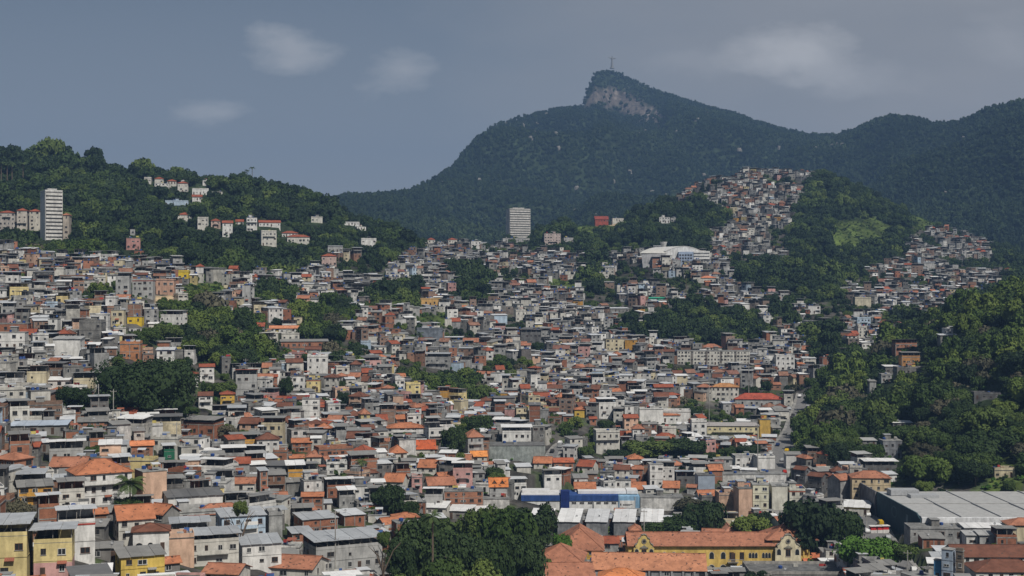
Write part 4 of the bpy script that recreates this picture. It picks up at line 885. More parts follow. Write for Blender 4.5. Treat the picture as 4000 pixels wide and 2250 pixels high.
        if L.get('dormers'):
            for x in (-hw*.45, hw*.45):
                g = part('dormer'); g.box(x-.8, x+.8, -hd*.75, -hd*.2, h+.5, h+1.0, PAINT, (.2,.1,.05)); g.tri((x-.8,-hd*.76,h+1.0),(x+.8,-hd*.76,h+1.0),(x,-hd*.76,h+2.0),PAINT,(.12,.08,.06))
                g.quad((x-.9,-hd*.8,h+.95),(x,-hd*.8,h+2.1),(x,-hd*.1,h+2.1),(x-.9,-hd*.1,h+.95),TILE,rc); g.quad((x,-hd*.8,h+2.1),(x+.9,-hd*.8,h+.95),(x+.9,-hd*.1,h+.95),(x,-hd*.1,h+2.1),TILE,rc)
    extras = []
    if lod < 2 and rf == 'flat' and w > 3.5:
        for k in range(q.choice((0, 1, 2, 2, 3))):
            a, b = q.uniform(-hw*.7, hw*.6), q.uniform(-hd*.6, hd*.5); t_ = q.random()
            if t_ < .4: part('roof_box#%d' % k).box(a, a+q.uniform(.5, 1.6), b, b+q.uniform(.5, 1.3), h+.16, h+q.uniform(.6, 1.6), CONC, q.choice((GREY, LGREY, BRK, OFFW)))
            elif t_ < .75:
                for z_, c_ in ((0, q.choice(((.6,.6,.6), (.45,.06,.05), (.08,.16,.4), (.6,.5,.15)))),): part('laundry#%d' % k).box(a, min(a+q.uniform(.8, 2.2), hw-.1), b, b+.04, h+.9, h+1.7, PAINT, c_)
            else:
                g = part('awning#%d' % k); a = -hw*.2; g.slab((a, -hd, h+2.0), (a+2.4, -hd, h+2.0), (a+2.4, -hd+2.2, h+2.3), (a, -hd+2.2, h+2.3), .07, SHEET, q.choice((ASB, SILVER, ZINC, (.35,.12,.07))))
                for xx in (a+.1, a+2.25): g.box(xx, xx+.08, -hd+.05, -hd+.13, h+.16, h+1.95, METAL, (.2,.2,.2))
    if lod < 2 and not L.get('blank') and q.random() < .35 and fl > 1:
        a = q.uniform(-hw*.7, hw*.4); g = part('awning'); g.slab((a, -hd-.8, fh*.85), (a+1.8, -hd-.8, fh*.85), (a+1.8, -hd, fh*1.0), (a, -hd, fh*1.0), .06, SHEET, q.choice((ASB, ZINC, (.3,.1,.06), (.12,.10,.09))))
    if rf == 'flat' and lod < 3:
        for _ in range(q.choice((0, 1, 1, 2)) if w > 4 else 0): extras.append(('water_tank', q.uniform(-hw*.7, hw*.7), q.uniform(-hd*.2, hd*.6), h+.17))
    if q.random() < .45 and rf in ('flat', 'shed') and lod < 2: extras.append(('satellite_dish', q.uniform(-hw*.8, hw*.8), -hd*.3, h+(.9 if rf == 'flat' else 1.1)))
    return P, wins, extras

def emit_house(L, found, seed, lod):
    root = empty(L['name'], (L['x'], L['y'], L['zb']), L['r'], L['label'], L['cat'], L.get('group'))
    P, wins, extras = house_parts(L, found, seed, lod)
    for n, g in P.items(): g.obj(n.split('#')[0], root)
    for kind, x, y, z, rz, ww, wh in wins:
        me, nm = (DOOR, 'door') if kind == 'door' else (ARCH, 'window') if kind == 'arch' else (WIN[kind], 'window')
        o = bpy.data.objects.new(nm, me); COL.objects.link(o); o.parent = root; o.location = (x, y, z); o.rotation_euler = (0, 0, rz); o.scale = (ww, 1, wh)
    for n, x, y, z in extras:
        o = bpy.data.objects.new(n, TANKM if n == 'water_tank' else DISH); COL.objects.link(o); o.parent = root; o.location = (x, y, z); o.rotation_euler = (0, 0, rnd.uniform(-1, 1) if n != 'water_tank' else 0)
    return root
def emit_stuff(S, L, found, seed, lod):
    P, wins, extras = house_parts(L, found, seed, lod)
    a = (L['x'], L['y'], L['zb'], L['r'])
    for g in P.values(): S.add(g, *a)
    t = G()
    for kind, x, y, z, rz, ww, wh in wins:
        dx, dy = (math.cos(rz)*ww/2, math.sin(rz)*ww/2); nx, ny = math.sin(rz), -math.cos(rz)
        if lod < 2:
            fr = {'white': (.7,.7,.68), 'grey': (.4,.4,.4), 'brown': (.16,.08,.05)}.get(kind)
            if fr:
                e = 1.16; X, Y_ = x+nx*.03, y+ny*.03
                t.quad((X-dx*e, Y_-dy*e, z-.1), (X+dx*e, Y_+dy*e, z-.1), (X+dx*e, Y_+dy*e, z+wh+.08), (X-dx*e, Y_-dy*e, z+wh+.08), PAINT, fr)
        X, Y_ = x+nx*.06, y+ny*.06
        t.quad((X-dx, Y_-dy, z), (X+dx, Y_+dy, z), (X+dx, Y_+dy, z+wh), (X-dx, Y_-dy, z+wh), GLASS, (.03,.03,.03))
    for n, x, y, z in extras:
        if n == 'water_tank': t.cyl(x, y, z, z+.9, .65, .5, TANK, (.02,.06,.22), 6)
    S.add(t, *a)
def found_for(L):
    c, q = math.cos(L['r']), math.sin(L['r']); m = 1e9
    for a in (-1, 0, 1):
        for b in (-1, 0, 1):
            x = a*L['w']/2; y = b*L['dd']/2; m = min(m, ground(L['x']+c*x-q*y, L['y']+q*x+c*y))
    return max(L['zb']-m+.6, .6)
for i, L in enumerate(LM):
    emit_house(L, found_for(L), 100+i, 0 if L['Y'] < 620 else 1)

# ------------------------------------------------------------ hand-built: yellow school, blue school, store, hangar
def child_win(root, kind, x, y, z, ww, wh, rz=0):
    me = ARCH if kind == 'arch' else DOOR if kind == 'door' else WIN[kind]
    o = bpy.data.objects.new('door' if kind == 'door' else 'window', me); COL.objects.link(o); o.parent = root; o.location = (x, y, z); o.scale = (ww, 1, wh); o.rotation_euler = (0, 0, rz)
def yellow_school():
    Y = 468; X = lambda u: Y*(u-2000)/F; Z = lambda v: CZ+Y*(1100-v)/F
    z0 = 0.0; r = empty('school_building', (0, Y, z0), 0, 'long yellow school with tiled roof and two curly baroque gables', 'school')
    yc = (.74,.52,.15); ze = Z(2131)-z0; zm = Z(2195)-z0
    g = G(); g.box(X(2455), X(3120), 0, 13, -1, ze, PAINT, yc, False); g.obj('walls', r)
    g = G(); g.box(X(2455)-.6, X(3120)+.6, -.7, 13.7, ze-.1, ze+.02, PAINT, (.3,.15,.08))
    a, b = X(2450), X(3130); zt = ze+3.4
    g.slab((a,-.9,ze+.02), (b,-.9,ze+.02), (b,6.5,zt), (a,6.5,zt), .15, TILE, TERRA); g.slab((a,6.5,zt), (b,6.5,zt), (b,13.9,ze), (a,13.9,ze), .15, TILE, TERRA)
    g.box(a, b, 6.3, 6.7, zt, zt+.15, TILE, (.42,.17,.1)); g.obj('roof', r)
    g = G(); tiled_roof(g, 17, 15, 0, 4.4, 'hip', TILE, TERRA); o = g.obj('roof', r, (X(3095), 8.0, ze+1.8)); o['label'] = 'taller salmon tiled roof behind the right gable'
    g = G(); g.box(X(3020), X(3165), .8, 14, 0, ze+1.7, PAINT, yc, False); g.obj('walls', r)
    for uc, wd, hh in ((2514, 5.6, Z(2084)-z0), (3075, 7.0, Z(2084)-z0)):
        xc = X(uc); k = hh-ze; col = (.76,.58,.20) if uc < 2600 else (.74,.66,.46)
        half = [(wd*.62, -1), (wd*.62, ze-.6), (wd*.5, ze-.3), (wd*.56, ze+.5), (wd*.42, ze+k*.22), (wd*.34, ze+k*.45), (wd*.36, ze+k*.62), (wd*.22, ze+k*.72), (wd*.14, ze+k*.95), (0, hh)]
        pts = half+[(-x, z) for x, z in half[::-1][1:]]
        g = G(); n = len(pts); y0, y1 = -1.6, -.9
        g.v += [(xc+x, y0, z) for x, z in pts]+[(xc+x, y1, z) for x, z in pts]
        g.f += [tuple(range(n-1, -1, -1)), tuple(range(n, 2*n))]+[(i, (i+1) % n, n+(i+1) % n, n+i) for i in range(n)]; g.m += [PAINT]*(n+2); g.c += [col]*(n+2)
        g.obj('gable', r)
        g = G()
        for i in range(2, n-3):
            p, q = pts[i], pts[i+1]; g.slab((xc+p[0], y0-.25, p[1]+.18), (xc+q[0], y0-.25, q[1]+.18), (xc+q[0], y1+.1, q[1]+.18), (xc+p[0], y1+.1, p[1]+.18), .25, CONC, (.40,.38,.33))
        g.obj('gable_coping', r)
        g = G(); g.cyl(0, 0, 0, .14, .85, .85, CONC, (.30,.27,.22), 14); o = g.obj('round_window', r, (xc, y0, ze+k*.42)); o.rotation_euler = (R(90), 0, 0)
        g = G(); s = .55; n0 = len(g.v); g.v += [(0,-.17,-s),(s,-.17,0),(0,-.17,s),(-s,-.17,0)]; g.f.append((0,1,2,3)); g.m.append(GLASS); g.c.append((.02,.02,.02)); g.obj('round_window_glass', r, (xc, y0, ze+k*.42))
        g = G(); g.box(xc-1.4, xc+1.4, y0-.25, y0, ze-.7, ze-.35, CONC, (.22,.20,.16)); g.tri((xc-1.2,y0-.2,ze-.35),(xc+1.2,y0-.2,ze-.35),(xc,y0-.2,ze+.5),CONC,(.35,.33,.27)); g.obj('hood_mould', r)
        child_win(r, 'brown', xc, y0, ze-3.3, 1.7, 2.3)
        for s in (-1, 1): child_win(r, 'arch', xc+s*wd*.44, y0, ze-2.9, 1.3, 2.0)
    for u in (2595, 2632, 2668, 2780, 2825): child_win(r, 'arch', X(u), 0, zm+1.0, 1.5, 2.3)
    for u in (2858, 2898): child_win(r, 'brown', X(u), 0, zm+.9, 1.5, 2.4)
    child_win(r, 'door', X(2818)+4, 0, zm+.1, 1.4, 2.9)
    for u in (2930, 2942, 2954, 2982, 2994, 3006):
        child_win(r, 'arch', X(u), 0, zm+1.3, .85, 1.8); child_win(r, 'arch', X(u), 0, zm-3.3, .85, 1.8)
    for u in (2780, 2825, 2862, 2898): child_win(r, 'arch', X(u), 0, zm-3.6, 2.0, 2.6)
    g = G(); x = X(2862); g.box(x-1.8, x+1.8, -1.3, 0, zm-.2, zm, CONC, (.3,.27,.22))
    for i in range(13): g.box(x-1.8+i*.29, x-1.74+i*.29, -1.28, -1.2, zm, zm+1.0, METAL, (.05,.05,.05))
    g.box(x-1.8, x+1.8, -1.3, -1.2, zm+1, zm+1.08, METAL, (.05,.05,.05)); g.obj('balcony', r)
    g = G(); g.box(0, 6.2, 0, 8, -1, 5.6, PAINT, yc, False); g.obj('walls', r, (X(3142), -1, 0))
    g = G(); g.slab((-.3,-.9,5.4),(7,-.9,5.4),(7,6,7.3),(-.3,6,7.3),.15,TILE,(.62,.20,.10)); g.obj('roof', r, (X(3140), -1.2, 0))
    for k in range(3): child_win(r, 'door', X(3150)+k*2.0, -1, 3.0, 1.3, 1.6)
    g = G()
    for k in range(4): g.cyl(X(3040)+k*3.2-1, -2.2, 3.0, 3.4, 1.5, 1.1, TILE, (.45,.22,.15), 10)
    g.obj('arcade_canopy', r)
yellow_school()
def blue_school():
    Y = 558; X = lambda u: Y*(u-2000)/F; Z = lambda v: CZ+Y*(1100-v)/F
    z0 = Z(2003); r = empty('school_building', (0, Y, z0), 0, 'long white school with deep blue band and dark blue tower', 'school')
    H = lambda v: Z(v)-z0
    g = G(); g.box(X(2036), X(2416), 0, 14, -2.5, H(1955), PAINT, (.80,.80,.78), False); g.obj('walls', r)
    g = G(); g.box(X(2036), X(2190), -.25, 14.2, H(1957), H(1935), PAINT, (.035,.085,.27)); g.box(X(2224), X(2416), -.25, 14.2, H(1957), H(1935), PAINT, (.035,.085,.27)); g.obj('blue_band', r)
    g = G(); g.box(X(2190), X(2224), -.8, 4, -2, H(1918), PAINT, (.015,.035,.17)); g.obj('tower', r)
    g = G(); g.box(X(2036), X(2188), .5, 13, H(1935)+.01, H(1935)+.25, SHEET, (.72,.72,.72)); g.box(X(2040), X(2150), 5, 12, H(1935)+.26, H(1924), SHEET, (.75,.75,.75))
    g.box(X(2260), X(2450), 4, 12, H(1935)+.01, H(1924), SHEET, (.82,.82,.82)); g.box(X(2452), X(2495), 4, 12, H(1935), H(1922), SHEET, (.8,.8,.8)); g.obj('roof', r)
    g = G(); g.box(X(2416), X(2498), -.3, 14, -2.5, H(1938), PAINT, (.28,.48,.68)); o = g.obj('side_wing', r); o['label'] = 'light blue wing with white sign panel'
    g = G(); g.box(X(2420), X(2480), -.42, -.3, H(1990), H(1955), PAINT, (.82,.82,.80)); s = g.obj('sign_board', r)
    g = G(); g.box(X(2423), X(2427), -.5, -.42, H(1974), H(1966), PAINT, (.03,.03,.05)); g.box(X(2433), X(2470), -.5, -.42, H(1970), H(1968.5), PAINT, (.05,.05,.06)); g.box(X(2433), X(2462), -.5, -.42, H(1974), H(1972.5), PAINT, (.05,.05,.06)); g.obj('lettering', s)
    g = G(); g.box(X(2479), X(2482), -.45, -.3, -2, H(1940), METAL, (.1,.1,.1)); g.box(X(2316), X(2320), -.3, 0, -2, H(1957), CONC, (.3,.3,.3)); g.obj('wall_seam', r)
    for u0 in (2232, 2263, 2295, 2328, 2358, 2388):
        for k in range(3): child_win(r, 'dark', X(u0+4+k*6), 0, H(1968), .55, .7)
    g = G(); 
    for k in range(16):
        x = X(2228)+k*1.75; g.box(x, x+.25, -3.2, -3.0, -2.5, .1, PAINT, (.8,.8,.8))
    g.box(X(2228), X(2498), -3.25, -2.95, .1, .4, PAINT, (.82,.82,.8)); g.box(X(2040), X(2228), -3.3, -3.0, -2.5, 1.2, PAINT, (.8,.8,.78)); g.obj('front_fence', r)
    for u in (2095, 2120, 2145): child_win(r, 'grey', X(u), 0, H(1985), 1.8, .8)
blue_school()
def store():
    r = empty('store_building', (138.6, 468, 11.5), R(0.5), 'large store with ribbed grey roof, white fascia and dark teal end wall', 'store')
    W, D = 95, 58; zf, zb = 8.6, 8.3; B = (.74,.68,.56)
    g = G(); g.box(0, W, 0, D, -3, zf-1.6, PAINT, B, False); g.obj('walls', r)
    g = G(); g.box(-.05, W, -.9, .2, zf-1.7, zf+.1, PAINT, (.80,.81,.82)); g.obj('fascia', r)
    n = 7
    for i in range(n):
        for j, (a, b) in enumerate(((0, .5), (.5, 1))):
            x0 = i*W/n+.25; x1 = (i+1)*W/n-.25; ya, yb = a*D+.2, b*D-.2; za, zb_ = zf+.1+(zb-zf)*a+j*.25, zf+.1+(zb-zf)*b+j*.25
            g = G(); g.slab((x0,ya,za), (x1,ya,za), (x1,yb,zb_), (x0,yb,zb_), .3, SHEET, (.47,.47,.46)); g.obj('roof_panel', r)
    g = G(); g.slab((0,0,zf-.1),(W,0,zf-.1),(W,D,zb-.1),(0,D,zb-.1),.4,CONC,(.2,.2,.2))
    for i in range(n+1): g.slab((i*W/n-.12,0,zf+.45),(i*W/n+.12,0,zf+.45),(i*W/n+.12,D,zb+.75),(i*W/n-.12,D,zb+.75),.5,METAL,(.15,.15,.15))
    g.obj('roof_frame', r)
    g = G()                                            # dark teal end wall, rising to the back
    g.v += [(-.6,-.6,-3),(-.6,D*.92,-3),(-.6,D*.92,zb+1.0),(-.6,4,zf+1.0),(-.6,-.6,zf-.6),(-.1,-.6,-3),(-.1,D*.92,-3),(-.1,D*.92,zb+1.0),(-.1,4,zf+1.0),(-.1,-.6,zf-.6)]
    for f in ((0,4,3,2,1),(5,6,7,8,9),(0,5,9,4),(4,9,8,3),(3,8,7,2),(2,7,6,1)): g.f.append(f); g.m.append(PAINT); g.c.append((.045,.085,.10))
    g.obj('end_wall', r)
    g = G()
    for k in range(20):
        a0, a1 = k*math.pi/10, (k+1)*math.pi/10; cy, cz = 30, 5.6
        g.quad((-.66,cy+3.6*math.cos(a0),cz+2.1*math.sin(a0)),(-.66,cy+3.6*math.cos(a1),cz+2.1*math.sin(a1)),(-.66,cy+2.9*math.cos(a1),cz+1.6*math.sin(a1)),(-.66,cy+2.9*math.cos(a0),cz+1.6*math.sin(a0)),PAINT,(.10,.17,.19))
    g.obj('round_emblem', r)
    g = G(); g.box(-.68, -.62, 13, 15.5, 3.5, 7.2, PAINT, (.20,.27,.30)); g.obj('upright_mark', r)
    g = G(); g.box(-1.2, -.7, D*.92, D*.92+28, -3, zb+1.2, CONC, (.22,.22,.23)); g.obj('rear_parapet', r)
    g = G(); g.box(W*.03, W*.14, D*.80, D*.90, zb+.6, zb+2.6, METAL, (.55,.56,.58)); g.box(W*.09, W*.20, D*.70, D*.78, zb-.2, zb+1.6, METAL, (.7,.71,.72)); g.obj('air_unit', r)
    for k in range(5):
        g = G(); x0 = 16+k*12.5
        for i in range(6): g.box(x0, x0+11.2, -.12, -.02, zf-4.9+i*.48, zf-4.65+i*.48, PAINT, (.72,.73,.72))
        g.obj('louvre_window', r); g = G(); g.box(x0+11.5, x0+12.2, -.3, -.01, -3, zf-1.75, PAINT, (.72,.7,.64)); g.obj('pilaster', r)
store()
def hangar():
    Y = 1185; r = empty('sports_hall', (0, Y, 105), 0, 'large white arched roof hall on the hillside', 'hall')
    X = lambda u: Y*(u-2000)/F; Z = lambda v: CZ+Y*(1100-v)/F-105
    g = G(); e = G(); n = 12; x0, x1 = X(2600), X(2742); z0, z1 = Z(992), Z(961); d = 34
    pts = [(x0+(x1-x0)*i/n, z0+(z1-z0)*math.sin(math.pi*(.12+.76*i/n))) for i in range(n+1)]
    for (a, za), (b, zb) in zip(pts, pts[1:]): g.slab((a,0,za),(b,0,zb),(b-18,d,zb),(a-18,d,za),.4,SHEET,(.74,.73,.70)); e.quad((a,.2,-12),(b,.2,-12),(b,.2,zb-.05),(a,.2,za-.05),PAINT,(.78,.78,.77))
    g.obj('arched_roof', r); e.obj('end_wall', r)
    g = G(); g.v += [(X(2503),-4,Z(990)),(x0,-1,Z(990)),(x0,-1,-12),(X(2520),-4,-12)]; g.f.append((3,2,1,0)); g.m.append(PAINT); g.c.append((.42,.42,.43)); 
    g.slab((X(2497),-5,Z(988)),(x0,-1,Z(988)),(X(2655),16,Z(964)),(X(2545),14,Z(968)),.4,SHEET,(.62,.61,.57)); g.obj('side_aisle', r)
    g = G(); g.box(X(2648), X(2705), -6, 8, -12, Z(984), PAINT, (.36,.44,.58)); g.obj('blue_block', r)
    g = G(); g.box(X(2705), X(2770), -5, 8, -12, Z(984), PAINT, (.78,.78,.76)); g.obj('white_block', r)
    for i in range(3):
        for k in range(5): child_win(r, 'dark', X(2654)+k*2.3, -6, Z(1000+i*12), 1.6, 1.3)
    for i in range(3):
        g = G(); g.box(X(2706), X(2769), -6.2, -5, Z(1012-i*12), Z(1008-i*12)+.6, PAINT, (.8,.8,.78)); g.obj('balcony', r)
    t = empty('water_tower', (X(2607), Y+30, ground(X(2607), Y+30)-1), 0, 'small white water tower behind the arched hall', 'tower')
    g = G(); g.cyl(0,0,0,14,1.2,1.2,CONC,(.6,.6,.58),8); g.obj('shaft', t); g = G(); g.cyl(0,0,14,20,1.2,3.4,CONC,(.72,.72,.7),12); g.obj('tank', t)
hangar()

# ------------------------------------------------------------ the rest of the town
PALC = [('white', WHITE, 36), ('off-white', OFFW, 24), ('cream', CREAM, 8), ('pale grey', LGREY, 18), ('grey', GREY, 17), ('yellow', PYEL, 3), ('pink', PINK, 4), ('peach', PEACH, 6), ('pale blue', LBLUE, 3), ('ochre', OCHRE, 1)]
def near_road(x, y):
    for ln, lim in zip(ROADXY, (66, 34)):
        for (a, b) in ln:
            if (a-x)**2+(b-y)**2 < lim: return True
    return False
RECTS = [(L['rect'], L['Y']) for L in LM]+[(s['rect'], s['Y']) for s in SPECIAL]
FOOT = [(L['x'], L['y'], math.hypot(L['w'], L['dd'])/2*.86) for L in LM]
SPB = [(s['x']-s['w']/2-3, s['x']+s['w']/2+3, s['y']-s['dd']/2-4, s['y']+s['dd']/2+1) for s in SPECIAL]
BIGTREES = [ # u, crown top, crown foot, width, distance, kind, label
 (575,1402,1630,400,495,'dark','enormous domed dark green tree on the lower left slope'),(300,1510,1600,150,500,'mid','rounded tree left of the enormous domed tree'),
 (60,1950,2062,150,300,'dry','banana-like bushy tree at the left edge above the yellow house'),(500,1945,2000,120,345,'mid','small bush under the coconut palm'),
 (1512,1890,1995,140,440,'dark','round dark tree beside the white folded roof'),(1600,1955,2000,90,440,'mid','creeper tree against the long white roof'),
 (1660,2030,2300,260,372,'dark','tall dark tree in the garden clump, left side'),(1800,2080,2330,230,365,'dark','dark crown in the middle of the garden clump'),(1570,2105,2300,150,360,'dark','dark tree at the left end of the garden clump'),
 (1930,2100,2340,220,372,'mid','green crown of the garden clump near the speckled roof'),(1985,1985,2220,250,420,'mid','tall bright crown at the back of the garden clump'),(2090,1968,2160,190,440,'dark','dense dark crown against the warehouses'),
 (1880,1975,2150,180,435,'mid','tree in the clump below the white sheet roofs'),(2050,2090,2290,170,390,'dark','dark tree next to the two-hipped roof'),(1720,2180,2350,200,335,'mid','low leafy tree at the bottom of the clump'),
 (1880,2200,2380,230,335,'dark','low dark tree at the bottom edge of the clump'),(2195,2080,2135,90,440,'bright','small bright green tree before the salmon roof'),
 (2560,2030,2095,160,488,'dark','garden tree behind the left gable'),(2660,2015,2095,170,486,'mid','garden tree behind the yellow school roof'),(2740,1955,2090,190,495,'dark','tall dark garden tree behind the school'),(2690,1940,2010,150,505,'dry','thin leafed tree in front of the stained white wall'),
 (2930,2015,2100,160,490,'mid','tree before the cream apartment blocks'),(2985,2000,2085,110,492,'dark','dark tree between the apartments and the tiled roof'),
 (3180,1945,2160,280,482,'dark','broad dark rain tree beside the yellow school'),(3300,1990,2150,230,478,'mid','second broad rain tree nearer the store'),(3120,1960,2040,120,488,'mid','outer crown of the rain trees by the apartments'),
 (3400,2092,2200,250,430,'bright','flat umbrella-shaped green tree at the lane'),(3500,2120,2195,160,428,'mid','smaller umbrella-shaped tree near the blue fronts'),
 (3270,1728,1815,110,600,'dark','dark tree left of the small hut on the slope'),(3420,1925,1965,55,545,'mid','small tree in front of the beige house'),
 (2540,1720,1792,200,590,'mid','bushy tree in the middle row of street trees'),(2690,1708,1795,170,592,'dark','large dark tree in the row of street trees'),(2470,1755,1800,110,592,'mid','low tree left in the row of street trees'),
 (2285,1745,1795,75,605,'mid','small tree beside the cream three-storey house'),(2400,1755,1800,80,600,'dark','small dark tree right of the cream three-storey house'),
 (2850,1745,1785,100,605,'mid','tree below the long yellow building'),(2920,1735,1785,120,606,'dark','wide dark tree below the long yellow building'),
 (1770,1660,1780,105,585,'dark','dark tree left of the pointed orange roof house'),(1865,1620,1690,130,640,'mid','bushy tree right of the dark tree group'),(2370,1640,1680,90,645,'mid','tree between white roofs in the valley'),
 (1115,1470,1560,60,640,'dark','dark narrow tree left of the pale yellow house'),(1345,1530,1590,60,610,'dark','round tree right of the brown roofed house'),(840,1620,1650,80,545,'dark','small dark tree between brick houses'),
 (2100,1335,1380,60,860,'dark','round tree under the concrete frame'),(870,1490,1545,110,575,'mid','grey-green tree behind the orange-yellow house'),(360,1740,1780,70,400,'mid','small tree beside the double white roof'),
 (230,1745,1790,110,405,'mid','bush under the long shed roofs'),(1280,1280,1330,90,745,'dark','dark round tree at the wood edge'),(2960,2230,2300,150,405,'dark','leafy crown at the bottom edge before the plain hall'),
 (1500,2075,2160,60,350,'mid','small tree beside the tall brick house'),(940,1955,1995,60,340,'mid','bush by the arched window houses'),
 (1830,1690,1740,80,575,'dark','low dark tree beside the pointed roof house'),
]
def settle(u, vb, Y):
    ys = [Y*(0.86+0.28*k/60) for k in range(61)]; return min(ys, key=lambda y: abs(ground(y*(u-2000)/F, y)-(CZ+y*(1100-vb)/F))+abs(y-Y)*.01)
BIGTREES = [(u, vt, vb, wd, settle(u, vb, Y) if Y > 460 else Y, kd, lb) for (u, vt, vb, wd, Y, kd, lb) in BIGTREES]
for (u, vt, vb, wd, Yt, kd, lb) in BIGTREES: RECTS.append(((u-wd*.4, u+wd*.4, vt+10, vb-8), Yt)); FOOT.append((Yt*(u-2000)/F, Yt, wd*Yt/F*.28))

def fill(out):
    grid = {}
    def put(x, y, r): grid.setdefault((int(x//12), int(y//12)), []).append((x, y, r))
    for h in out: put(h['x'], h['y'], .5*max(h['w'], h['dd'])*.86)
    for L in LM:
        c, q = math.cos(L['r']), math.sin(L['r']); n = max(1, int(L['w']/5)); m = max(1, int(L['dd']/5))
        for i in range(n):
            for j in range(m):
                a = ((i+.5)/n-.5)*L['w']; b = ((j+.5)/m-.5)*L['dd']; put(L['x']+c*a-q*b, L['y']+q*a+c*b, max(L['w']/n, L['dd']/m)*.55)
    xs = []; ys = []; y = 225.0
    while y < 1300:
        x = -y*.44
        while x < y*.44: xs.append(x+rnd.uniform(-1.6, 1.6)); ys.append(y+rnd.uniform(-1.6, 1.6)); x += 4.4
        y += 4.2
    xs = np.array(xs); ys = np.array(ys); zs = ground_np(xs, ys); U = 2000+F*xs/ys; V = 1100-F*(zs-CZ)/ys; cl = classify(U, V, ys)
    for p in CLEAR: cl[in_poly(U, V, p)] = 5
    new = []
    for i in np.random.RandomState(5).permutation(len(xs)):
        if cl[i] != 0 or V[i] < 640 or (ys[i] > 470 and vnoise(xs[i]/34, ys[i]/34, 55) > .64): continue
        x, y, z, u, v = xs[i], ys[i], zs[i], U[i], V[i]
        w = rnd.uniform(3.2, 7.0); d = rnd.uniform(3.2, 6.0); r = .5*max(w, d)*.8
        if any((x-a)**2+(y-b)**2 < (r+e)**2 for gx in (-1, 0, 1) for gy in (-1, 0, 1) for a, b, e in grid.get((int(x//12)+gx, int(y//12)+gy), ())): continue
        if near_road(x, y) or any(a < x < b and c < y < e for a, b, c, e in SPB): continue
        fl = rnd.choice((1, 1, 2)); h = fl*rnd.uniform(2.4, 2.9); roof = rnd.choice(('flat', 'shed', 'shed', 'terrace', 'shed', 'gable' if rnd.random() < .5 else 'flat')); top = h+(2.9 if roof == 'terrace' else .9)
        vt = 1100-F*(z+top-CZ)/y; hu = w/2*F/y+2
        if any(Y > y-4 and u+hu > a+10 and u-hu < b-10 and v > c and vt < e-6-.12*(e-c) and Y < y+400 for (a, b, c, e), Y in RECTS): continue
        put(x, y, r)
        brick = rnd.random() < .33; nm, col, wt = rnd.choice((PALC[0], PALC[1], PALC[3], PALC[4], PALC[4], ('grey', (.22,.21,.20), 1)))
        kf = rnd.uniform(.7, 1.05)
        if brick: col = tuple(a*kf for a in rnd.choice((BRK, BRK2, (.33,.19,.13))))
        new.append(dict(x=x, y=y, zb=z, w=w, dd=d, h=h, r=R((rnd.gauss(16, 9) if u < 1700 else rnd.gauss(3, 8))), fl=fl, roof=roof, rc=rnd.choice((ZINC, ASB, SILVER, GREY, GREY, BWHITE)) if roof != 'gable' else rnd.choice((TERRA, REDT, ORANGE)),
            mat=BRICK if brick else (CONC if rnd.random() < .6 else PAINT), wall=col, wname=nm, rh=.9, Y=y, u=u, v=v, blank=rnd.random() < .3, brick=brick))
    print('filled', len(new)); return out+new
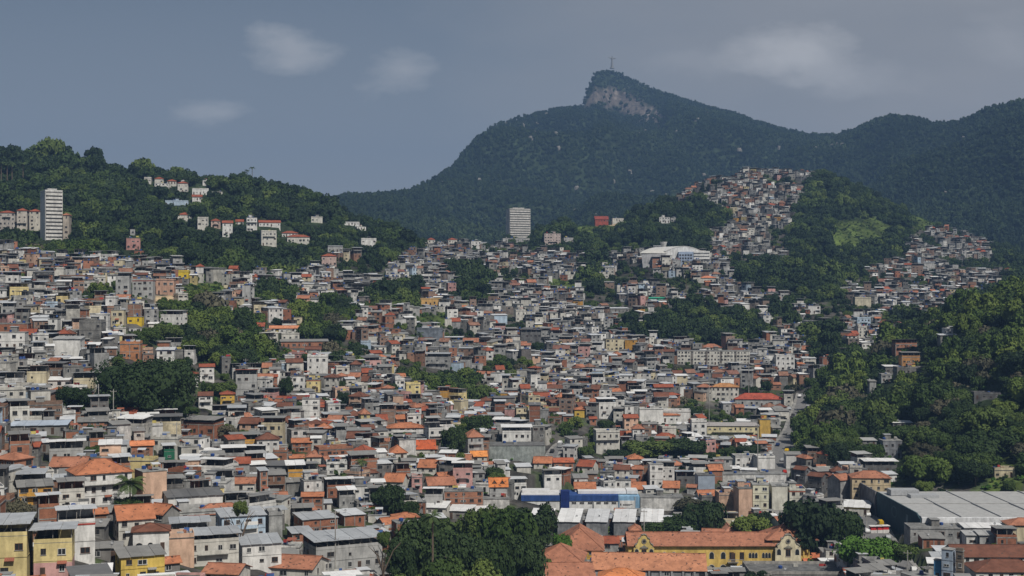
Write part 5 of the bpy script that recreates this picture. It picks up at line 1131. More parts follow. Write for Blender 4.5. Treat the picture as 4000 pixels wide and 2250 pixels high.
def town():
    cands = []
    y = 222.0
    while y < 1745:
        step = 8.0 if y < 520 else (6.8 if y < 760 else 6.1)
        half_l, half_r = y*2300/F+8, y*2350/F+8; x = -half_l+rnd.uniform(0, 6)
        while x < half_r:
            far = y > 1250
            w = rnd.uniform(4.8, 9.6) if y < 520 else rnd.uniform(3.8, 7.4)
            if rnd.random() < .10: w *= 1.45
            xx = x+w/2; yy = y+rnd.uniform(-3.2, 3.2)+3.0*math.sin(x*.09+y*.013)
            cands.append((xx, yy, w, step)); x += w+rnd.uniform(-.2, 1.2)+(rnd.uniform(2, 5) if rnd.random() < .08 else 0)
        y += step
    cx = np.array([c[0] for c in cands]); cy = np.array([c[1] for c in cands])
    cz = ground_np(cx, cy); U = 2000+F*cx/cy; V = 1100-F*(cz-CZ)/cy
    cl = classify(U, V, cy)
    for p in CLEAR: cl[in_poly(U, V, p)] = 5
    out = []
    for i, (x, y, w, step) in enumerate(cands):
        if cl[i] != 0: continue
        z = cz[i]; u, v = U[i], V[i]
        if v < 640: continue
        if y > 1150 and u > 3280 and vnoise(x/30, y/30, 56) > .56: continue
        if y > 470 and vnoise(x/34, y/34, 55) > (.74 if ((900 < u < 3200 and y < 700) or y > 1300) else .66): continue
        valley = y < 760 and 900 < u < 3300
        fl = rnd.choice((1, 2, 2, 2, 3) if not valley else (1, 1, 2, 2, 2, 3)); h = fl*(2.75 if y < 560 else 2.45)+rnd.uniform(-.5, .7)
        d = step*rnd.uniform(.72, .98); t = rnd.random()
        hillL = u < 1000
        pt = .22 if valley else (.08 if y < 900 else .04)
        if u > 2500 and y > 600 and y < 900: pt = .22
        if t < pt: roof = rnd.choice(('gable', 'hip', 'gable')); rc = rnd.choice((ORANGE, TERRA, TERRA, REDT, REDT, BRT, BRT) if y < 760 else (TERRA, REDT, BRT, (.30,.16,.11), (.26,.13,.10)))
        elif t < pt+(.36 if y < 620 else .22): roof = 'terrace'; rc = rnd.choice((ZINC, ASB, ASB, SILVER, GREY, GREY, DGREY, BWHITE, LGREY))
        elif t < pt+(.52 if y < 620 else .45): roof = 'shed'; rc = rnd.choice((ZINC, ASB, SILVER, GREY, DGREY, DGREY, BWHITE))
        else: roof = 'flat'; rc = ZINC
        if y > 1250: col = tuple(a*b for a, b in zip(col, (1.0, .92, .85)))
        brick = rnd.random() < (.16 if valley else .21)
        s = rnd.random()*sum(c[2] for c in PALC); 
        for nm, col, wt in PALC:
            s -= wt
            if s <= 0: break
        if y > 820 and nm in ('cream', 'yellow', 'pink', 'peach', 'pale blue', 'ochre') and rnd.random() < .75: nm, col, wt = rnd.choice((PALC[0], PALC[1], PALC[3], PALC[4], ('grey', (.27,.23,.20), 1), ('grey', (.22,.20,.19), 1)))
        kf = rnd.choice((.45, .6, .8, 1.0)) if y > 1100 else 1.0; col = tuple(a*kf for a in col)
        kf = rnd.uniform(.82, 1.08); col = tuple(min(.85, a*kf) for a in col)
        mat = BRICK if brick else (CONC if nm in ('grey', 'pale grey') or rnd.random() < .25 else PAINT)
        kf = rnd.uniform(.7, 1.05)
        if brick: col = tuple(a*kf for a in rnd.choice((BRK, BRK2, (.33,.19,.13), (.30,.20,.15)) if y < 900 else ((.33,.19,.13), (.30,.20,.15), (.26,.19,.15), (.34,.24,.19), BRK)))
        rot = (rnd.gauss(16, 13) if u < 1700 else rnd.gauss(3, 13)) if y < 760 else rnd.gauss(5, 24)
        if rnd.random() < .1: rot = -rot-8
        top = h+(2.7 if roof == 'terrace' else 1.2); vt = 1100-F*(z+top-CZ)/y; hu = w/2*F/y+3; yf = y
        if near_road(x, y): continue
        bad = False
        for (a, b, c, e), Y in RECTS:
            if Y > yf-6 and u+hu > a+10 and u-hu < b-10 and v > c and vt < e-6-.12*(e-c) and Y < yf+400:
                if Y > yf-6: bad = True; break
        if bad: continue
        if any((x-a)**2+(y-b)**2 < (r+min(w, d)*.42)**2 for a, b, r in FOOT if abs(y-b) < 40): continue
        if any(a < x < b and c < y < e for a, b, c, e in SPB): continue
        out.append(dict(x=x, y=y, zb=z, w=w, dd=d, h=h, r=R(rot), fl=fl, roof=roof, rc=rc, mat=mat, wall=col, wname=nm, rh=rnd.uniform(1.0, 2.2), Y=y, u=u, v=v, blank=rnd.random() < .12, brick=brick))
    return fill(out)
TOWN = town()
rn = {'flat': 'flat concrete roof', 'terrace': 'open roof terrace', 'shed': 'sloping sheet roof', 'gable': 'gabled tile roof', 'hip': 'hipped tile roof'}
rcn = {SILVER: 'silver', BWHITE: 'bright white', ZINC: 'zinc grey', ASB: 'dark grey', GREY: 'grey', LGREY: 'pale grey', ORANGE: 'orange', TERRA: 'terracotta', REDT: 'red', BRT: 'brown', (.66,.27,.12): 'light orange'}
FL = ('', 'one-storey', 'two-storey', 'three-storey')
def short(lb):
    ws = [w for w in lb.replace(',', '').split()]
    out = []
    for w in ws:
        if w in ('with', 'beside', 'below', 'above', 'left', 'right', 'on', 'in', 'under', 'at', 'over', 'behind', 'near', 'between', 'among', 'before', 'joined', 'half', 'among', 'touching', 'against', 'nearest', 'of', 'around'): break
        out.append(w)
    s = ' '.join(out[:5])
    return s
from collections import Counter
sc_ = Counter(short(L['label']) for L in LM)
REFS = [((L['u0']+L['u1'])/2, L['vt'], L['Y'], short(L['label'])) for L in LM if sc_[short(L['label'])] == 1 and len(short(L['label']).split()) >= 3]
REFS += [(t[0], (t[1]+t[2])/2, t[4], short(t[6])) for t in BIGTREES if len(short(t[6]).split()) >= 3]
ORD = ['', 'second ', 'third ', 'fourth ', 'fifth ', 'sixth ', 'seventh ', 'eighth ', 'ninth ', 'tenth ', 'eleventh ', 'twelfth ', 'thirteenth ', 'fourteenth ']
seen = Counter()
TOWN.sort(key=lambda h: h['Y'])
nb = Counter(); n_ind = 0
S_far = {'brick_houses_far': G()}
stuff = G()
for i, h in enumerate(TOWN):
    inview = -40 < h['u'] < 4040 and h['v'] < 2330
    cls_ = 'brick_house' if h['brick'] else ('tiled_house' if h['roof'] in ('gable', 'hip') else 'house')
    lim = {'brick_house': 260, 'tiled_house': 240, 'house': 160}[cls_]
    if inview and nb[cls_] < lim and h['Y'] < 760:
        nb[cls_] += 1
        wn = 'bare brick' if h['brick'] else h['wname']
        base = '%s %s house, %s' % (FL[h['fl']], wn, ('' if h['roof'] == 'flat' else rcn.get(h['rc'], 'grey')+' ')+rn[h['roof']].replace('flat concrete roof', 'flat roof'))
        best = min(REFS, key=lambda r: abs(r[0]-h['u'])+abs(r[1]-h['v'])*1.4)
        du, dv = best[0]-h['u'], best[1]-(h['v']-40)
        rel = ('left of' if du > 0 else 'right of') if abs(du) > abs(dv)*.8 else ('below' if dv < 0 else 'above')
        lab = base+', '+rel+' the '+best[3]
        if seen[lab] > 0: lab2 = ORD[min(seen[lab], 13)]+base+', '+rel+' the '+best[3]
        else: lab2 = lab
        seen[lab] += 1
        ws = lab2.split()
        if len(ws) > 16: lab2 = ' '.join(lab2.replace(', '+rel, ' '+rel).replace('roof terrace', 'terrace').split()[:16])
        h['label'] = lab2; h['name'] = cls_; h['cat'] = 'house'; h['group'] = {'brick_house': 'bare brick houses of the hillside', 'tiled_house': 'tiled houses of the valley', 'house': 'plastered houses of the hillside'}[cls_]
        emit_house(h, found_for(h), 1000+i, 0 if h['Y'] < 420 else 1); n_ind += 1
    else:
        lod = 1 if h['Y'] < 760 else (2 if h['Y'] < 1250 else 3)
        emit_stuff(stuff, h, found_for(h), 1000+i, lod)
print('town', len(TOWN), 'individual', n_ind, dict(nb), 'stuff faces', len(stuff.f))
tag(stuff.obj('hillside_houses'), 'crowded small houses covering the far slopes', None, None, 'stuff')

# ------------------------------------------------------------ vegetation
def crown_mesh(name, seed, ncard, card, mat, flat=0.62, nl=16, core=True, droop=0.0):
    """crown of unit radius: uneven lobes covered with many small leaf sprays round a coarse inner mass; z from 0 up"""
    rs = np.random.RandomState(seed); L_ = []
    for k in range(nl):
        a = rs.uniform(0, 6.283); r = math.sqrt(rs.uniform(0.0, 1))*.72; z = rs.uniform(-.35, .85)*(1-.45*r*r)
        L_.append((r*math.cos(a), r*math.sin(a), flat*(z*.75+.62), rs.uniform(.24, .42)*(1.1-.25*abs(z))))
    L_ = np.array(L_); V = []; Fc = []; n0 = 0
    per = rs.randint(0, nl, ncard)
    d = rs.normal(size=(ncard, 3)); d /= np.linalg.norm(d, axis=1)[:, None]; d[:, 2] = np.where(d[:, 2] < -.35, -d[:, 2], d[:, 2])
    rr = L_[per, 3]*rs.uniform(.72, 1.12, ncard); c = L_[per, :3]+d*rr[:, None]*np.array([1, 1, .8])
    dist = np.linalg.norm((c[:, None, :]-L_[None, :, :3])/np.array([1, 1, .85]), axis=2)/L_[None, :, 3]
    dist[np.arange(ncard), per] = 9; keep = dist.min(1) > .72
    c = c[keep]; d = d[keep]; n = len(c)
    nrm = d+rs.normal(size=(n, 3))*.55; nrm[:, 2] += .25; nrm /= np.linalg.norm(nrm, axis=1)[:, None]
    t = np.cross(nrm, rs.normal(size=(n, 3))); t /= np.linalg.norm(t, axis=1)[:, None]; b = np.cross(nrm, t)
    s = (card*rs.uniform(.6, 1.35, n))[:, None]
    q = np.stack([c-t*s-b*s*.3, c+b*s*-.75+t*s*.15, c+t*s+b*s*.25, c+b*s*.8-t*s*.1], 1)
    verts = q.reshape(-1, 3); faces = np.arange(n*4).reshape(-1, 4).tolist(); verts = verts.tolist()
    if core:  # solid blobs added inside the lobes to block light
        ph = (1+5**.5)/2
        ico = np.array([(-1,ph,0),(1,ph,0),(-1,-ph,0),(1,-ph,0),(0,-1,ph),(0,1,ph),(0,-1,-ph),(0,1,-ph),(ph,0,-1),(ph,0,1),(-ph,0,-1),(-ph,0,1)])/math.sqrt(1+ph*ph)
        fi = [(0,11,5),(0,5,1),(0,1,7),(0,7,10),(0,10,11),(1,5,9),(5,11,4),(11,10,2),(10,7,6),(7,1,8),(3,9,4),(3,4,2),(3,2,6),(3,6,8),(3,8,9),(4,9,5),(2,4,11),(6,2,10),(8,6,7),(9,8,1)]
        for l in L_:
            k = len(verts); p = ico*l[3]*.80*rs.uniform(.85, 1.1, (12, 1))*np.array([1, 1, .8])+l[:3]
            verts += p.tolist(); faces += [(a+k, b_+k, e+k) for a, b_, e in fi]
    me = bpy.data.meshes.new(name); me.from_pydata(verts, [], faces); me.materials.append(mat); return me
def limb_mesh(name, seed, big=False):
    """tapered trunk with forked limbs, height 1, reaching into the crown"""
    rs = random.Random(seed); g = G(); 
    def seg(a, b, r0, r1, k=7):
        a, b = Vector(a), Vector(b); d = (b-a).normalized(); t = d.orthogonal().normalized(); u = d.cross(t); n = len(g.v)
        for p, r in ((a, r0), (b, r1)):
            for i in range(k): e = 6.283*i/k; q = p+t*r*math.cos(e)+u*r*math.sin(e); g.v.append(tuple(q))
        for i in range(k): j = (i+1) % k; g.f.append((n+i, n+j, n+k+j, n+k+i)); g.m.append(0); g.c.append((.1,.1,.1))
    seg((0,0,-.15), (.01,0,.12), .055, .04); seg((.01,0,.12), (.02,.01,.42), .04, .032)
    for k in range(5):
        a = 6.283*k/5+rs.uniform(-.4, .4); e = (.25*math.cos(a), .25*math.sin(a), rs.uniform(.62, .8)); seg((.02,.01,rs.uniform(.33,.42)), e, .022, .012, 5)
        for s in (-.5, .5): seg(e, (e[0]*1.6+.1*math.cos(a+s*2), e[1]*1.6+.1*math.sin(a+s*2), e[2]+.15), .011, .004, 4)
    me = bpy.data.meshes.new(name); me.from_pydata(g.v, [], g.f); me.materials.append(M_BARK); return me
CROWN = {}
for kd, mt in (('mid', M_LEAF), ('dark', M_LEAF_DARK), ('bright', M_LEAF_BRIGHT), ('dry', M_LEAF_DRY)):
    CROWN[kd] = [crown_mesh('crown', 40+k*7+len(kd), 5200 if kd != 'dry' else 2600, .052, mt, (.62, .75, .55)[k], 22) for k in range(3 if kd in ('mid', 'dark') else 1)]
CROWN['dark'] += [crown_mesh('crown', 93, 5200, .052, M_LEAF, .6, 20)]; CROWN['mid'] += [crown_mesh('crown', 94, 5200, .052, M_LEAF_MID, .55, 24)]
CROWN['bright'] = [crown_mesh('crown', 77, 6500, .045, M_LEAF_BRIGHT, .34, 26)]
BIGC = crown_mesh('crown', 5, 16000, .026, M_LEAF_DARK, .62, 44)
TRUNK = [limb_mesh('trunk', 3), limb_mesh('trunk', 4)]
def tree(x, y, z, rx, hz, kd, label, group=None, name='broadleaf_tree', mesh=None, trunk_h=None):
    """rx crown radius, hz total height"""
    r = empty(name, (x, y, z), rnd.uniform(0, 6.28), label, 'tree', group)
    if trunk_h is not None and hz-trunk_h > 2.4*rx: trunk_h = hz-2.4*rx
    me = mesh or rnd.choice(CROWN[kd]); fl_ = max(v.co.z for v in list(me.vertices)[:4000:7])
    th = trunk_h if trunk_h is not None else hz*.28
    c = bpy.data.objects.new('crown', me); COL.objects.link(c); c.parent = r; c.scale = (rx, rx, (hz-th)/fl_); c.location = (0, 0, th)
    t = bpy.data.objects.new('trunk', rnd.choice(TRUNK)); COL.objects.link(t); t.parent = r; t.scale = (max(rx*1.1, hz*.6), max(rx*1.1, hz*.6), hz*.85)
    return r
for (u, vt, vb, wd, Yt, kd, lb) in BIGTREES:
    x = Yt*(u-2000)/F; zt = CZ+Yt*(1100-vt)/F; zb = CZ+Yt*(1100-vb)/F; zg = ground(x, Yt)
    rx = wd/2*Yt/F*1.02; zb = min(zb, zt-rx*.8); base = min(zg, zb) if abs(zg-zb) < 12 else zb
    base = min(zg-.2, zb)
    tree(x, Yt, base, rx, zt-base, kd, lb, mesh=BIGC if wd > 350 else None, trunk_h=min(max(0.5, (zb-base)*.9 + (zt-zb)*(.32 if kd == 'bright' else .0)), .34*(zt-base)))

def palm(x, y, z, h, fr, n, label, lean=(0, 0), gr=None, tr=.22):
    r = empty('palm_tree', (x, y, z), rnd.uniform(0, 6), label, 'palm tree', gr)
    g = G(); k = 7; N = 8; pts = [(lean[0]*(i/N)**2*h, lean[1]*(i/N)**2*h, h*i/N) for i in range(N+1)]
    for i, p in enumerate(pts):
        for j in range(k): a = 6.283*j/k; rr = tr*(1.15-.5*i/N+(.12 if i % 2 else 0)); g.v.append((p[0]+rr*math.cos(a), p[1]+rr*math.sin(a), p[2]-(.8 if i == 0 else 0)))
    for i in range(N):
        for j in range(k): q = (j+1) % k; g.f.append((i*k+j, i*k+q, (i+1)*k+q, (i+1)*k+j))
    me = bpy.data.meshes.new('trunk'); me.from_pydata(g.v, [], g.f); me.materials.append(M_BARK); o = bpy.data.objects.new('trunk', me); COL.objects.link(o); o.parent = r
    top = pts[-1]
    for i in range(n):
        a = 6.283*i/n+rnd.uniform(-.15, .15); el = rnd.uniform(-.1, 1.15); V = []; Fq = []
        M = 9; p = Vector((0, 0, 0)); d = Vector((math.cos(el), 0, math.sin(el)))
        spine = [p.copy()]
        for s in range(M): p = p+d*fr/M; d = (d+Vector((0, 0, -.20))).normalized(); spine.append(p.copy())
        for s in range(M):
            wdt = fr*.20*math.sin(math.pi*(s+.8)/(M+.9)); a0, a1 = spine[s], spine[s+1]
            for sg in (-1, 1):
                for h_ in (0, .5):
                    b0 = a0.lerp(a1, h_); b1 = a0.lerp(a1, h_+.36)
                    kk = len(V); V += [tuple(b0), tuple(b1), (b1.x+wdt*.35, sg*wdt, b1.z-wdt*.55), (b0.x+wdt*.35, sg*wdt, b0.z-wdt*.55)]; Fq.append((kk, kk+1, kk+2, kk+3))
        me = bpy.data.meshes.new('frond'); me.from_pydata(V, [], Fq); me.materials.append(M_PALM); o = bpy.data.objects.new('frond', me); COL.objects.link(o); o.parent = r; o.location = top; o.rotation_euler = (0, 0, a)
    return r
def palm_at(u, vt, vb, Y, fr, n, label, **k):
    x = Y*(u-2000)/F; zt = CZ+Y*(1100-vt)/F; zb = min(ground(x, Y), CZ+Y*(1100-vb)/F); return palm(x, Y, zb, zt-zb, fr, n, label, **k)
palm_at(508, 1888, 1985, 345, 4.8, 24, 'coconut palm with drooping fronds in front of the large white villa', tr=.2)
palm_at(1690, 2018, 2185, 355, 3.2, 18, 'tall royal palm rising from the dark garden clump', tr=.3)
palm_at(1750, 2045, 2120, 372, 2.8, 14, 'short palm right of the tall royal palm')
palm_at(1412, 1800, 1875, 470, 2.9, 16, 'palm between the roofs above the round dark tree', tr=.22)
palm_at(1072, 1690, 1740, 520, 2.4, 14, 'small palm below the cream blocks')
palm_at(1640, 1305, 1345, 790, 3.2, 14, 'palm beside the dark slate building')
palm_at(3785, 1670, 1720, 590, 3.4, 16, 'palm in the wood of the near hill')
for k, u in enumerate((5, 28, 47, 90)): palm_at(u, 640, 705, 1130, 4.5, 12, ('royal palm at the left edge of the ridge wood', 'second royal palm from the left edge', 'third royal palm from the left edge', 'fourth royal palm standing apart in the ridge wood')[k], tr=.4)
palm_at(985, 655, 672, 1235, 3.5, 12, 'lone palm on the ridge line', tr=.3); palm_at(965, 668, 680, 1235, 3.0, 12, 'smaller palm left of the lone ridge palm', tr=.3)
palm_at(2680, 1060, 1110, 1080, 3.5, 12, 'palm near the coral pink roof')

# woods: the nearest trees are single objects, the rest is one mass per wood
PTS = {'near': [], 'far': []}
def scatter():
    ind = []
    y = 300.0
    while y < 1790:
        s = 8.4 if y < 900 else 9.6
        xs = np.arange(-y*.50-20, y*.52+20, s); xs = xs+nrs.uniform(-2.6, 2.6, len(xs)); ys = np.full(len(xs), y)+nrs.uniform(-2.6, 2.6, len(xs))
        z = ground_np(xs, ys); u = 2000+F*xs/ys; v = 1100-F*(z-CZ)/ys; c = classify(u, v, ys)
        for i in range(len(xs)):
            ok = c[i] == 1 or (c[i] == 0 and ys[i] > 1150 and u[i] > 3280 and vnoise(xs[i]/30, ys[i]/30, 56) > .57) or (c[i] == 0 and ys[i] > 470 and vnoise(xs[i]/34, ys[i]/34, 55) > .67 and rnd.random() < .8) or (c[i] == 2 and rnd.random() < .10) or (c[i] == 0 and 320 < ys[i] and rnd.random() < (.13 if ys[i] > 700 else .06))
            if c[i] == 0 and c[i] != 1 and ys[i] < 420 and rnd.random() < .5: ok = False
            if not ok or near_road(xs[i], ys[i]): continue
            town_ = c[i] == 0
            sc = rnd.uniform(3.6, 7.0)*(.55 if town_ else (.45 if c[i] == 2 else 1)); sc *= 1.45 if (rnd.random() < .12 and not town_) else 1; sc *= (1.35 if rnd.random() < .5 else 1) if (ys[i] > 1120 and u[i] < 1300 and not town_) else 1; hh = sc*rnd.uniform(1.05, 1.6)
            if 1500 < u[i] < 2200 and ys[i] < 460 and not town_: sc *= 1.0
            if any((xs[i]-a)**2+(ys[i]-b)**2 < (r+sc*.55)**2 for a, b, r in FOOT if abs(ys[i]-b) < 30): continue
            if any(a-1 < xs[i] < b+1 and c_-2 < ys[i] < e for a, b, c_, e in SPB): continue
            vt = 1100-F*(z[i]+hh-CZ)/ys[i]; hu = sc*F/ys[i]*.8; bad = False
            for (a, b, c_, e), Y in RECTS:
                if Y > ys[i] and Y < ys[i]+300 and u[i]+hu > a+3 and u[i]-hu < b-3 and v[i] > c_ and vt < e-6: bad = True; break
            if bad: continue
            ind.append((ys[i], xs[i], z[i], sc, hh, u[i], v[i], town_))
        y += s*.95
    ind.sort(); return ind
WT = scatter()
n_t = 0; tseen = Counter()
kl = {'mid': 'mid green', 'dark': 'dark green', 'bright': 'light green', 'dry': 'grey-green'}
for (y, x, z, sc, hh, u, v, tw) in WT:
    if n_t < 245 and -30 < u < 4030 and v < 2300:
        kd = rnd.choice(('mid', 'mid', 'dark', 'mid', 'dry' if rnd.random() < .3 else 'mid')); n_t += 1
        best = min(REFS, key=lambda r: abs(r[0]-u)+abs(r[1]-v)*1.4); du, dv = best[0]-u, best[1]-(v-20)
        rel = ('left of' if du > 0 else 'right of') if abs(du) > abs(dv)*.8 else ('below' if dv < 0 else 'above')
        sz = 'small' if sc < 3.2 else ('medium' if sc < 4.6 else 'large')
        lab = '%s %s tree %s, %s the %s' % (sz, kl[kd], 'between houses' if tw else 'in the wood', rel, best[3]); k = tseen[lab]; tseen[lab] += 1
        if k: lab = ORD[min(k, 13)]+lab
        tree(x, y, z-.3, sc*1.12, hh*1.15, kd, ' '.join(lab.split()[:16]), 'trees of the near slopes' if not tw else 'trees among the houses', trunk_h=hh*.18)
    else:
        PTS['near'].append((x, y, z-.8, sc*1.15, hh*1.2, 0))
def mountain_points():
    out = []
    y = 1760.0
    while y < 5000:
        s = 10.5 if y < 2600 else 12.5
        xs = np.arange(-y*.47, y*.47, s); xs = xs+nrs.uniform(-4.5, 4.5, len(xs)); ys = np.full(len(xs), y)+nrs.uniform(-4.5, 4.5, len(xs))
        u = 2000+F*xs/ys; rg = np.interp(u, *zip(*RIDGE)); z = ground_np(xs, ys); v = 1100-F*(z-CZ)/ys
        c = classify(u, v, ys); m = (ys < rg+15) & (v < 1010) & ((c != 4) | (nrs.rand(len(xs)) < .16))
        m &= (z > ZMASK(u, ys))
        k = m.sum()
        if k: out.append(np.stack([xs[m], ys[m], z[m]-2.0, nrs.uniform(4.6, 8.2, k), nrs.uniform(7, 13, k), np.ones(k)], 1))
        y += s
    return np.concatenate(out)
# rows hidden behind nearer ground carry no trees
_el = (ZZ-CZ)/YY; _mx = np.maximum.accumulate(_el, 0)
def ZMASK(u, y):
    i = np.clip(((u-US[0])/15.0).astype(int), 0, len(US)-1); j = np.clip(((np.log(y)-LY)/LU).astype(int), 0, len(YS)-1)
    return CZ+y*(_mx[np.maximum(j-3, 0), i])-26
MP = mountain_points()
print('woods', len(WT), 'single trees', n_t, 'mountain trees', len(MP))
def instancer(name, pts, protos, label):
    pts = np.asarray(pts, float); n = len(pts)
    me = bpy.data.meshes.new(name); me.vertices.add(n); me.vertices.foreach_set('co', pts[:, :3].ravel())
    sc = np.stack([pts[:, 3], pts[:, 3], pts[:, 4]], 1).astype(np.float32)
    a = me.attributes.new('tree_scale', 'FLOAT_VECTOR', 'POINT'); a.data.foreach_set('vector', sc.ravel())
    a = me.attributes.new('tree_turn', 'FLOAT_VECTOR', 'POINT'); t = np.zeros((n, 3), np.float32); t[:, 2] = nrs.uniform(0, 6.28, n); a.data.foreach_set('vector', t.ravel())
    a = me.attributes.new('tree_kind', 'INT', 'POINT'); a.data.foreach_set('value', nrs.randint(0, len(protos), n).astype(np.int32))
    o = bpy.data.objects.new(name, me); COL.objects.link(o); tag(o, label, None, None, 'stuff')
    cl = bpy.data.collections.new(name+'_kinds')
    for k, p in enumerate(protos): cl.objects.link(bpy.data.objects.new('%s_kind_%d' % (name, k), p))
    ng = bpy.data.node_groups.new(name, 'GeometryNodeTree')
    ng.interface.new_socket('Geometry', in_out='INPUT', socket_type='NodeSocketGeometry'); ng.interface.new_socket('Geometry', in_out='OUTPUT', socket_type='NodeSocketGeometry')
    N = ng.nodes; gi = N.new('NodeGroupInput'); go = N.new('NodeGroupOutput'); ci = N.new('GeometryNodeCollectionInfo'); ci.inputs['Collection'].default_value = cl; ci.inputs['Separate Children'].default_value = True; ci.inputs['Reset Children'].default_value = True
    ip = N.new('GeometryNodeInstanceOnPoints'); ip.inputs['Pick Instance'].default_value = True
    def at_(nm, ty): q = N.new('GeometryNodeInputNamedAttribute'); q.data_type = ty; q.inputs['Name'].default_value = nm; return q.outputs['Attribute']
    lk = ng.links.new; lk(gi.outputs[0], ip.inputs['Points']); lk(ci.outputs[0], ip.inputs['Instance']); lk(at_('tree_scale', 'FLOAT_VECTOR'), ip.inputs['Scale'])
    e2 = N.new('FunctionNodeEulerToRotation'); lk(at_('tree_turn', 'FLOAT_VECTOR'), e2.inputs[0]); lk(e2.outputs[0], ip.inputs['Rotation']); lk(at_('tree_kind', 'INT'), ip.inputs['Instance Index']); lk(ip.outputs[0], go.inputs[0])
    md = o.modifiers.new('trees', 'NODES'); md.node_group = ng
    return o
MIDC = [crown_mesh('crown', 200+k, 1500, .075, (M_LEAF, M_LEAF_MID, M_LEAF_DARK, M_LEAF, M_LEAF_MID, M_LEAF, M_LEAF_DARK, M_LEAF_MID)[k], (.62, .75, .5)[k % 3], 15) for k in range(8)]
MIDC.append(crown_mesh('crown', 260, 500, .12, M_LEAF_DRY, .6, 12))
FARC = [crown_mesh('crown', 300+k, 110, .22, M_LEAF_FAR, (.62, .7)[k % 2], 6) for k in range(6)]
HILLC = [crown_mesh('crown', 230+k, 900, .10, (M_LEAF, M_LEAF_DARK, M_LEAF_FAR, M_LEAF, M_LEAF_DARK, M_LEAF)[k], (.62, .75, .5)[k % 3], 14) for k in range(6)]
instancer('wood', [p for p in PTS['near'] if p[1] < 860], MIDC, 'woods and garden trees on the near slopes between the houses')
instancer('hill_wood', [p for p in PTS['near'] if p[1] >= 860], HILLC, 'woods on the farther hills behind the houses')
instancer('mountain_forest', MP, FARC, 'dense forest covering the far mountains')

# low ground cover on the grassy and wooded banks
def bushes():
    pts = []
    y = 420.0
    while y < 1750:
        s = 3.4 if y < 900 else 5.0
        xs = np.arange(-y*.42, y*.42, s); xs = xs+nrs.uniform(-1.5, 1.5, len(xs)); ys = np.full(len(xs), y)+nrs.uniform(-1.5, 1.5, len(xs))
        z = ground_np(xs, ys); u = 2000+F*xs/ys; v = 1100-F*(z-CZ)/ys; c = classify(u, v, ys)
        r = nrs.rand(len(xs)); m = ((c == 2) & (r < .55)) | ((c == 1) & (r < .35)) | ((c == 0) & (r < .10)) | ((c == 3) & (r < .08))
        for i in np.nonzero(m)[0]:
            if near_road(xs[i], ys[i]): continue
            pts.append((xs[i], ys[i], z[i]-.3, nrs.uniform(.9, 2.1), nrs.uniform(.9, 2.2), 0))
        y += s
    return pts
BP = bushes(); print('bushes', len(BP))
instancer('undergrowth', BP, [crown_mesh('clump', 400+k, 70, .28, (M_LEAF_BRIGHT, M_LEAF, M_LEAF)[k], .7, 4) for k in range(3)], 'low bushes and tall grass on the banks')
FP = []
for k in range(260):
    a = at(rnd.uniform(1500, 2200), 0, rnd.uniform(330, 455)); x, y = a[0], a[1]
    z = ground(x, y); u, v = proj(x, y, z)
    if in_poly([u], [v], [(1480,2500),(1530,2150),(1650,2060),(1900,2040),(2000,1980),(2130,2000),(2170,2080),(2130,2500)])[0]: FP.append((x, y, z-.3, rnd.uniform(2.2, 4.2), rnd.uniform(2.5, 5), 0))
if FP: instancer('garden_shrubbery', FP, [crown_mesh('clump', 450+k, 1200, .09, (M_LEAF, M_LEAF_DARK, M_LEAF)[k], .7, 10) for k in range(3)], 'tangled shrubs filling the garden under the tall palm')

# ------------------------------------------------------------ poles, cars, boulders, statue
def pole(u, vt, vb, Y, label, arm=True, name='utility_pole', r0=.2):
    x = Y*(u-2000)/F; zt = CZ+Y*(1100-vt)/F; zb = ground(x, Y)-.5; o = empty(name, (x, Y, zb), rnd.uniform(-.5, .5), label, 'pole'); h = zt-zb
    g = G(); g.cyl(0, 0, 0, h, r0, r0*.6, CONC, (.50,.49,.46), 8); g.obj('shaft', o)
    if arm: g = G(); g.box(-1.2, 1.2, -.08, .08, h-.9, h-.7, CONC, (.3,.28,.25)); [g.cyl(k, 0, h-.7, h-.4, .08, .05, METAL, (.3,.2,.15), 6) for k in (-1, 0, 1)]; g.obj('crossarm', o)
    return o
for a in ((76,1680,1800,405,'left of two tall concrete poles by the path'),(95,1665,1810,403,'right of two tall concrete poles by the path'),(385,1500,1600,475,'floodlight mast before the enormous domed tree'),(443,1520,1590,478,'thin mast right of the floodlight mast'),
          (690,1650,1705,450,'pole beside the slanted strut brick house'),(1708,1580,1660,610,'wooden pole beside a pink house'),(2770,1420,1570,715,'slender mast beside the ochre-roofed white block'),(2516,1990,2090,500,'pole at the warehouse wall'),
          (3545,2150,2260,410,'lamp pole in the lane by the umbrella tree'),(3385,2005,2060,500,'pole at the white canopy'),(2960,1655,1760,610,'pole at the long yellow building'),(2925,1335,1365,800,'antenna with dish on the long cream block'),
          (3585,1850,1920,585,'bare mast behind the store roof'),(1310,1990,2060,360,'thin pole among the water tanks'),(150,1750,1830,395,'slim pole beside the double white roof'),(18,1650,1760,415,'pole at the left edge'),(2385,1250,1300,950,'thin pole on the middle slope'),
          (3000,2235,2260,400,'short lamp pole at the bottom edge'),(1095,1560,1600,600,'pole near the slim white block'),(960,1400,1480,640,'pole at the edge of the wood')):
    pole(*a, arm=a[0] not in (385, 2770, 2925))
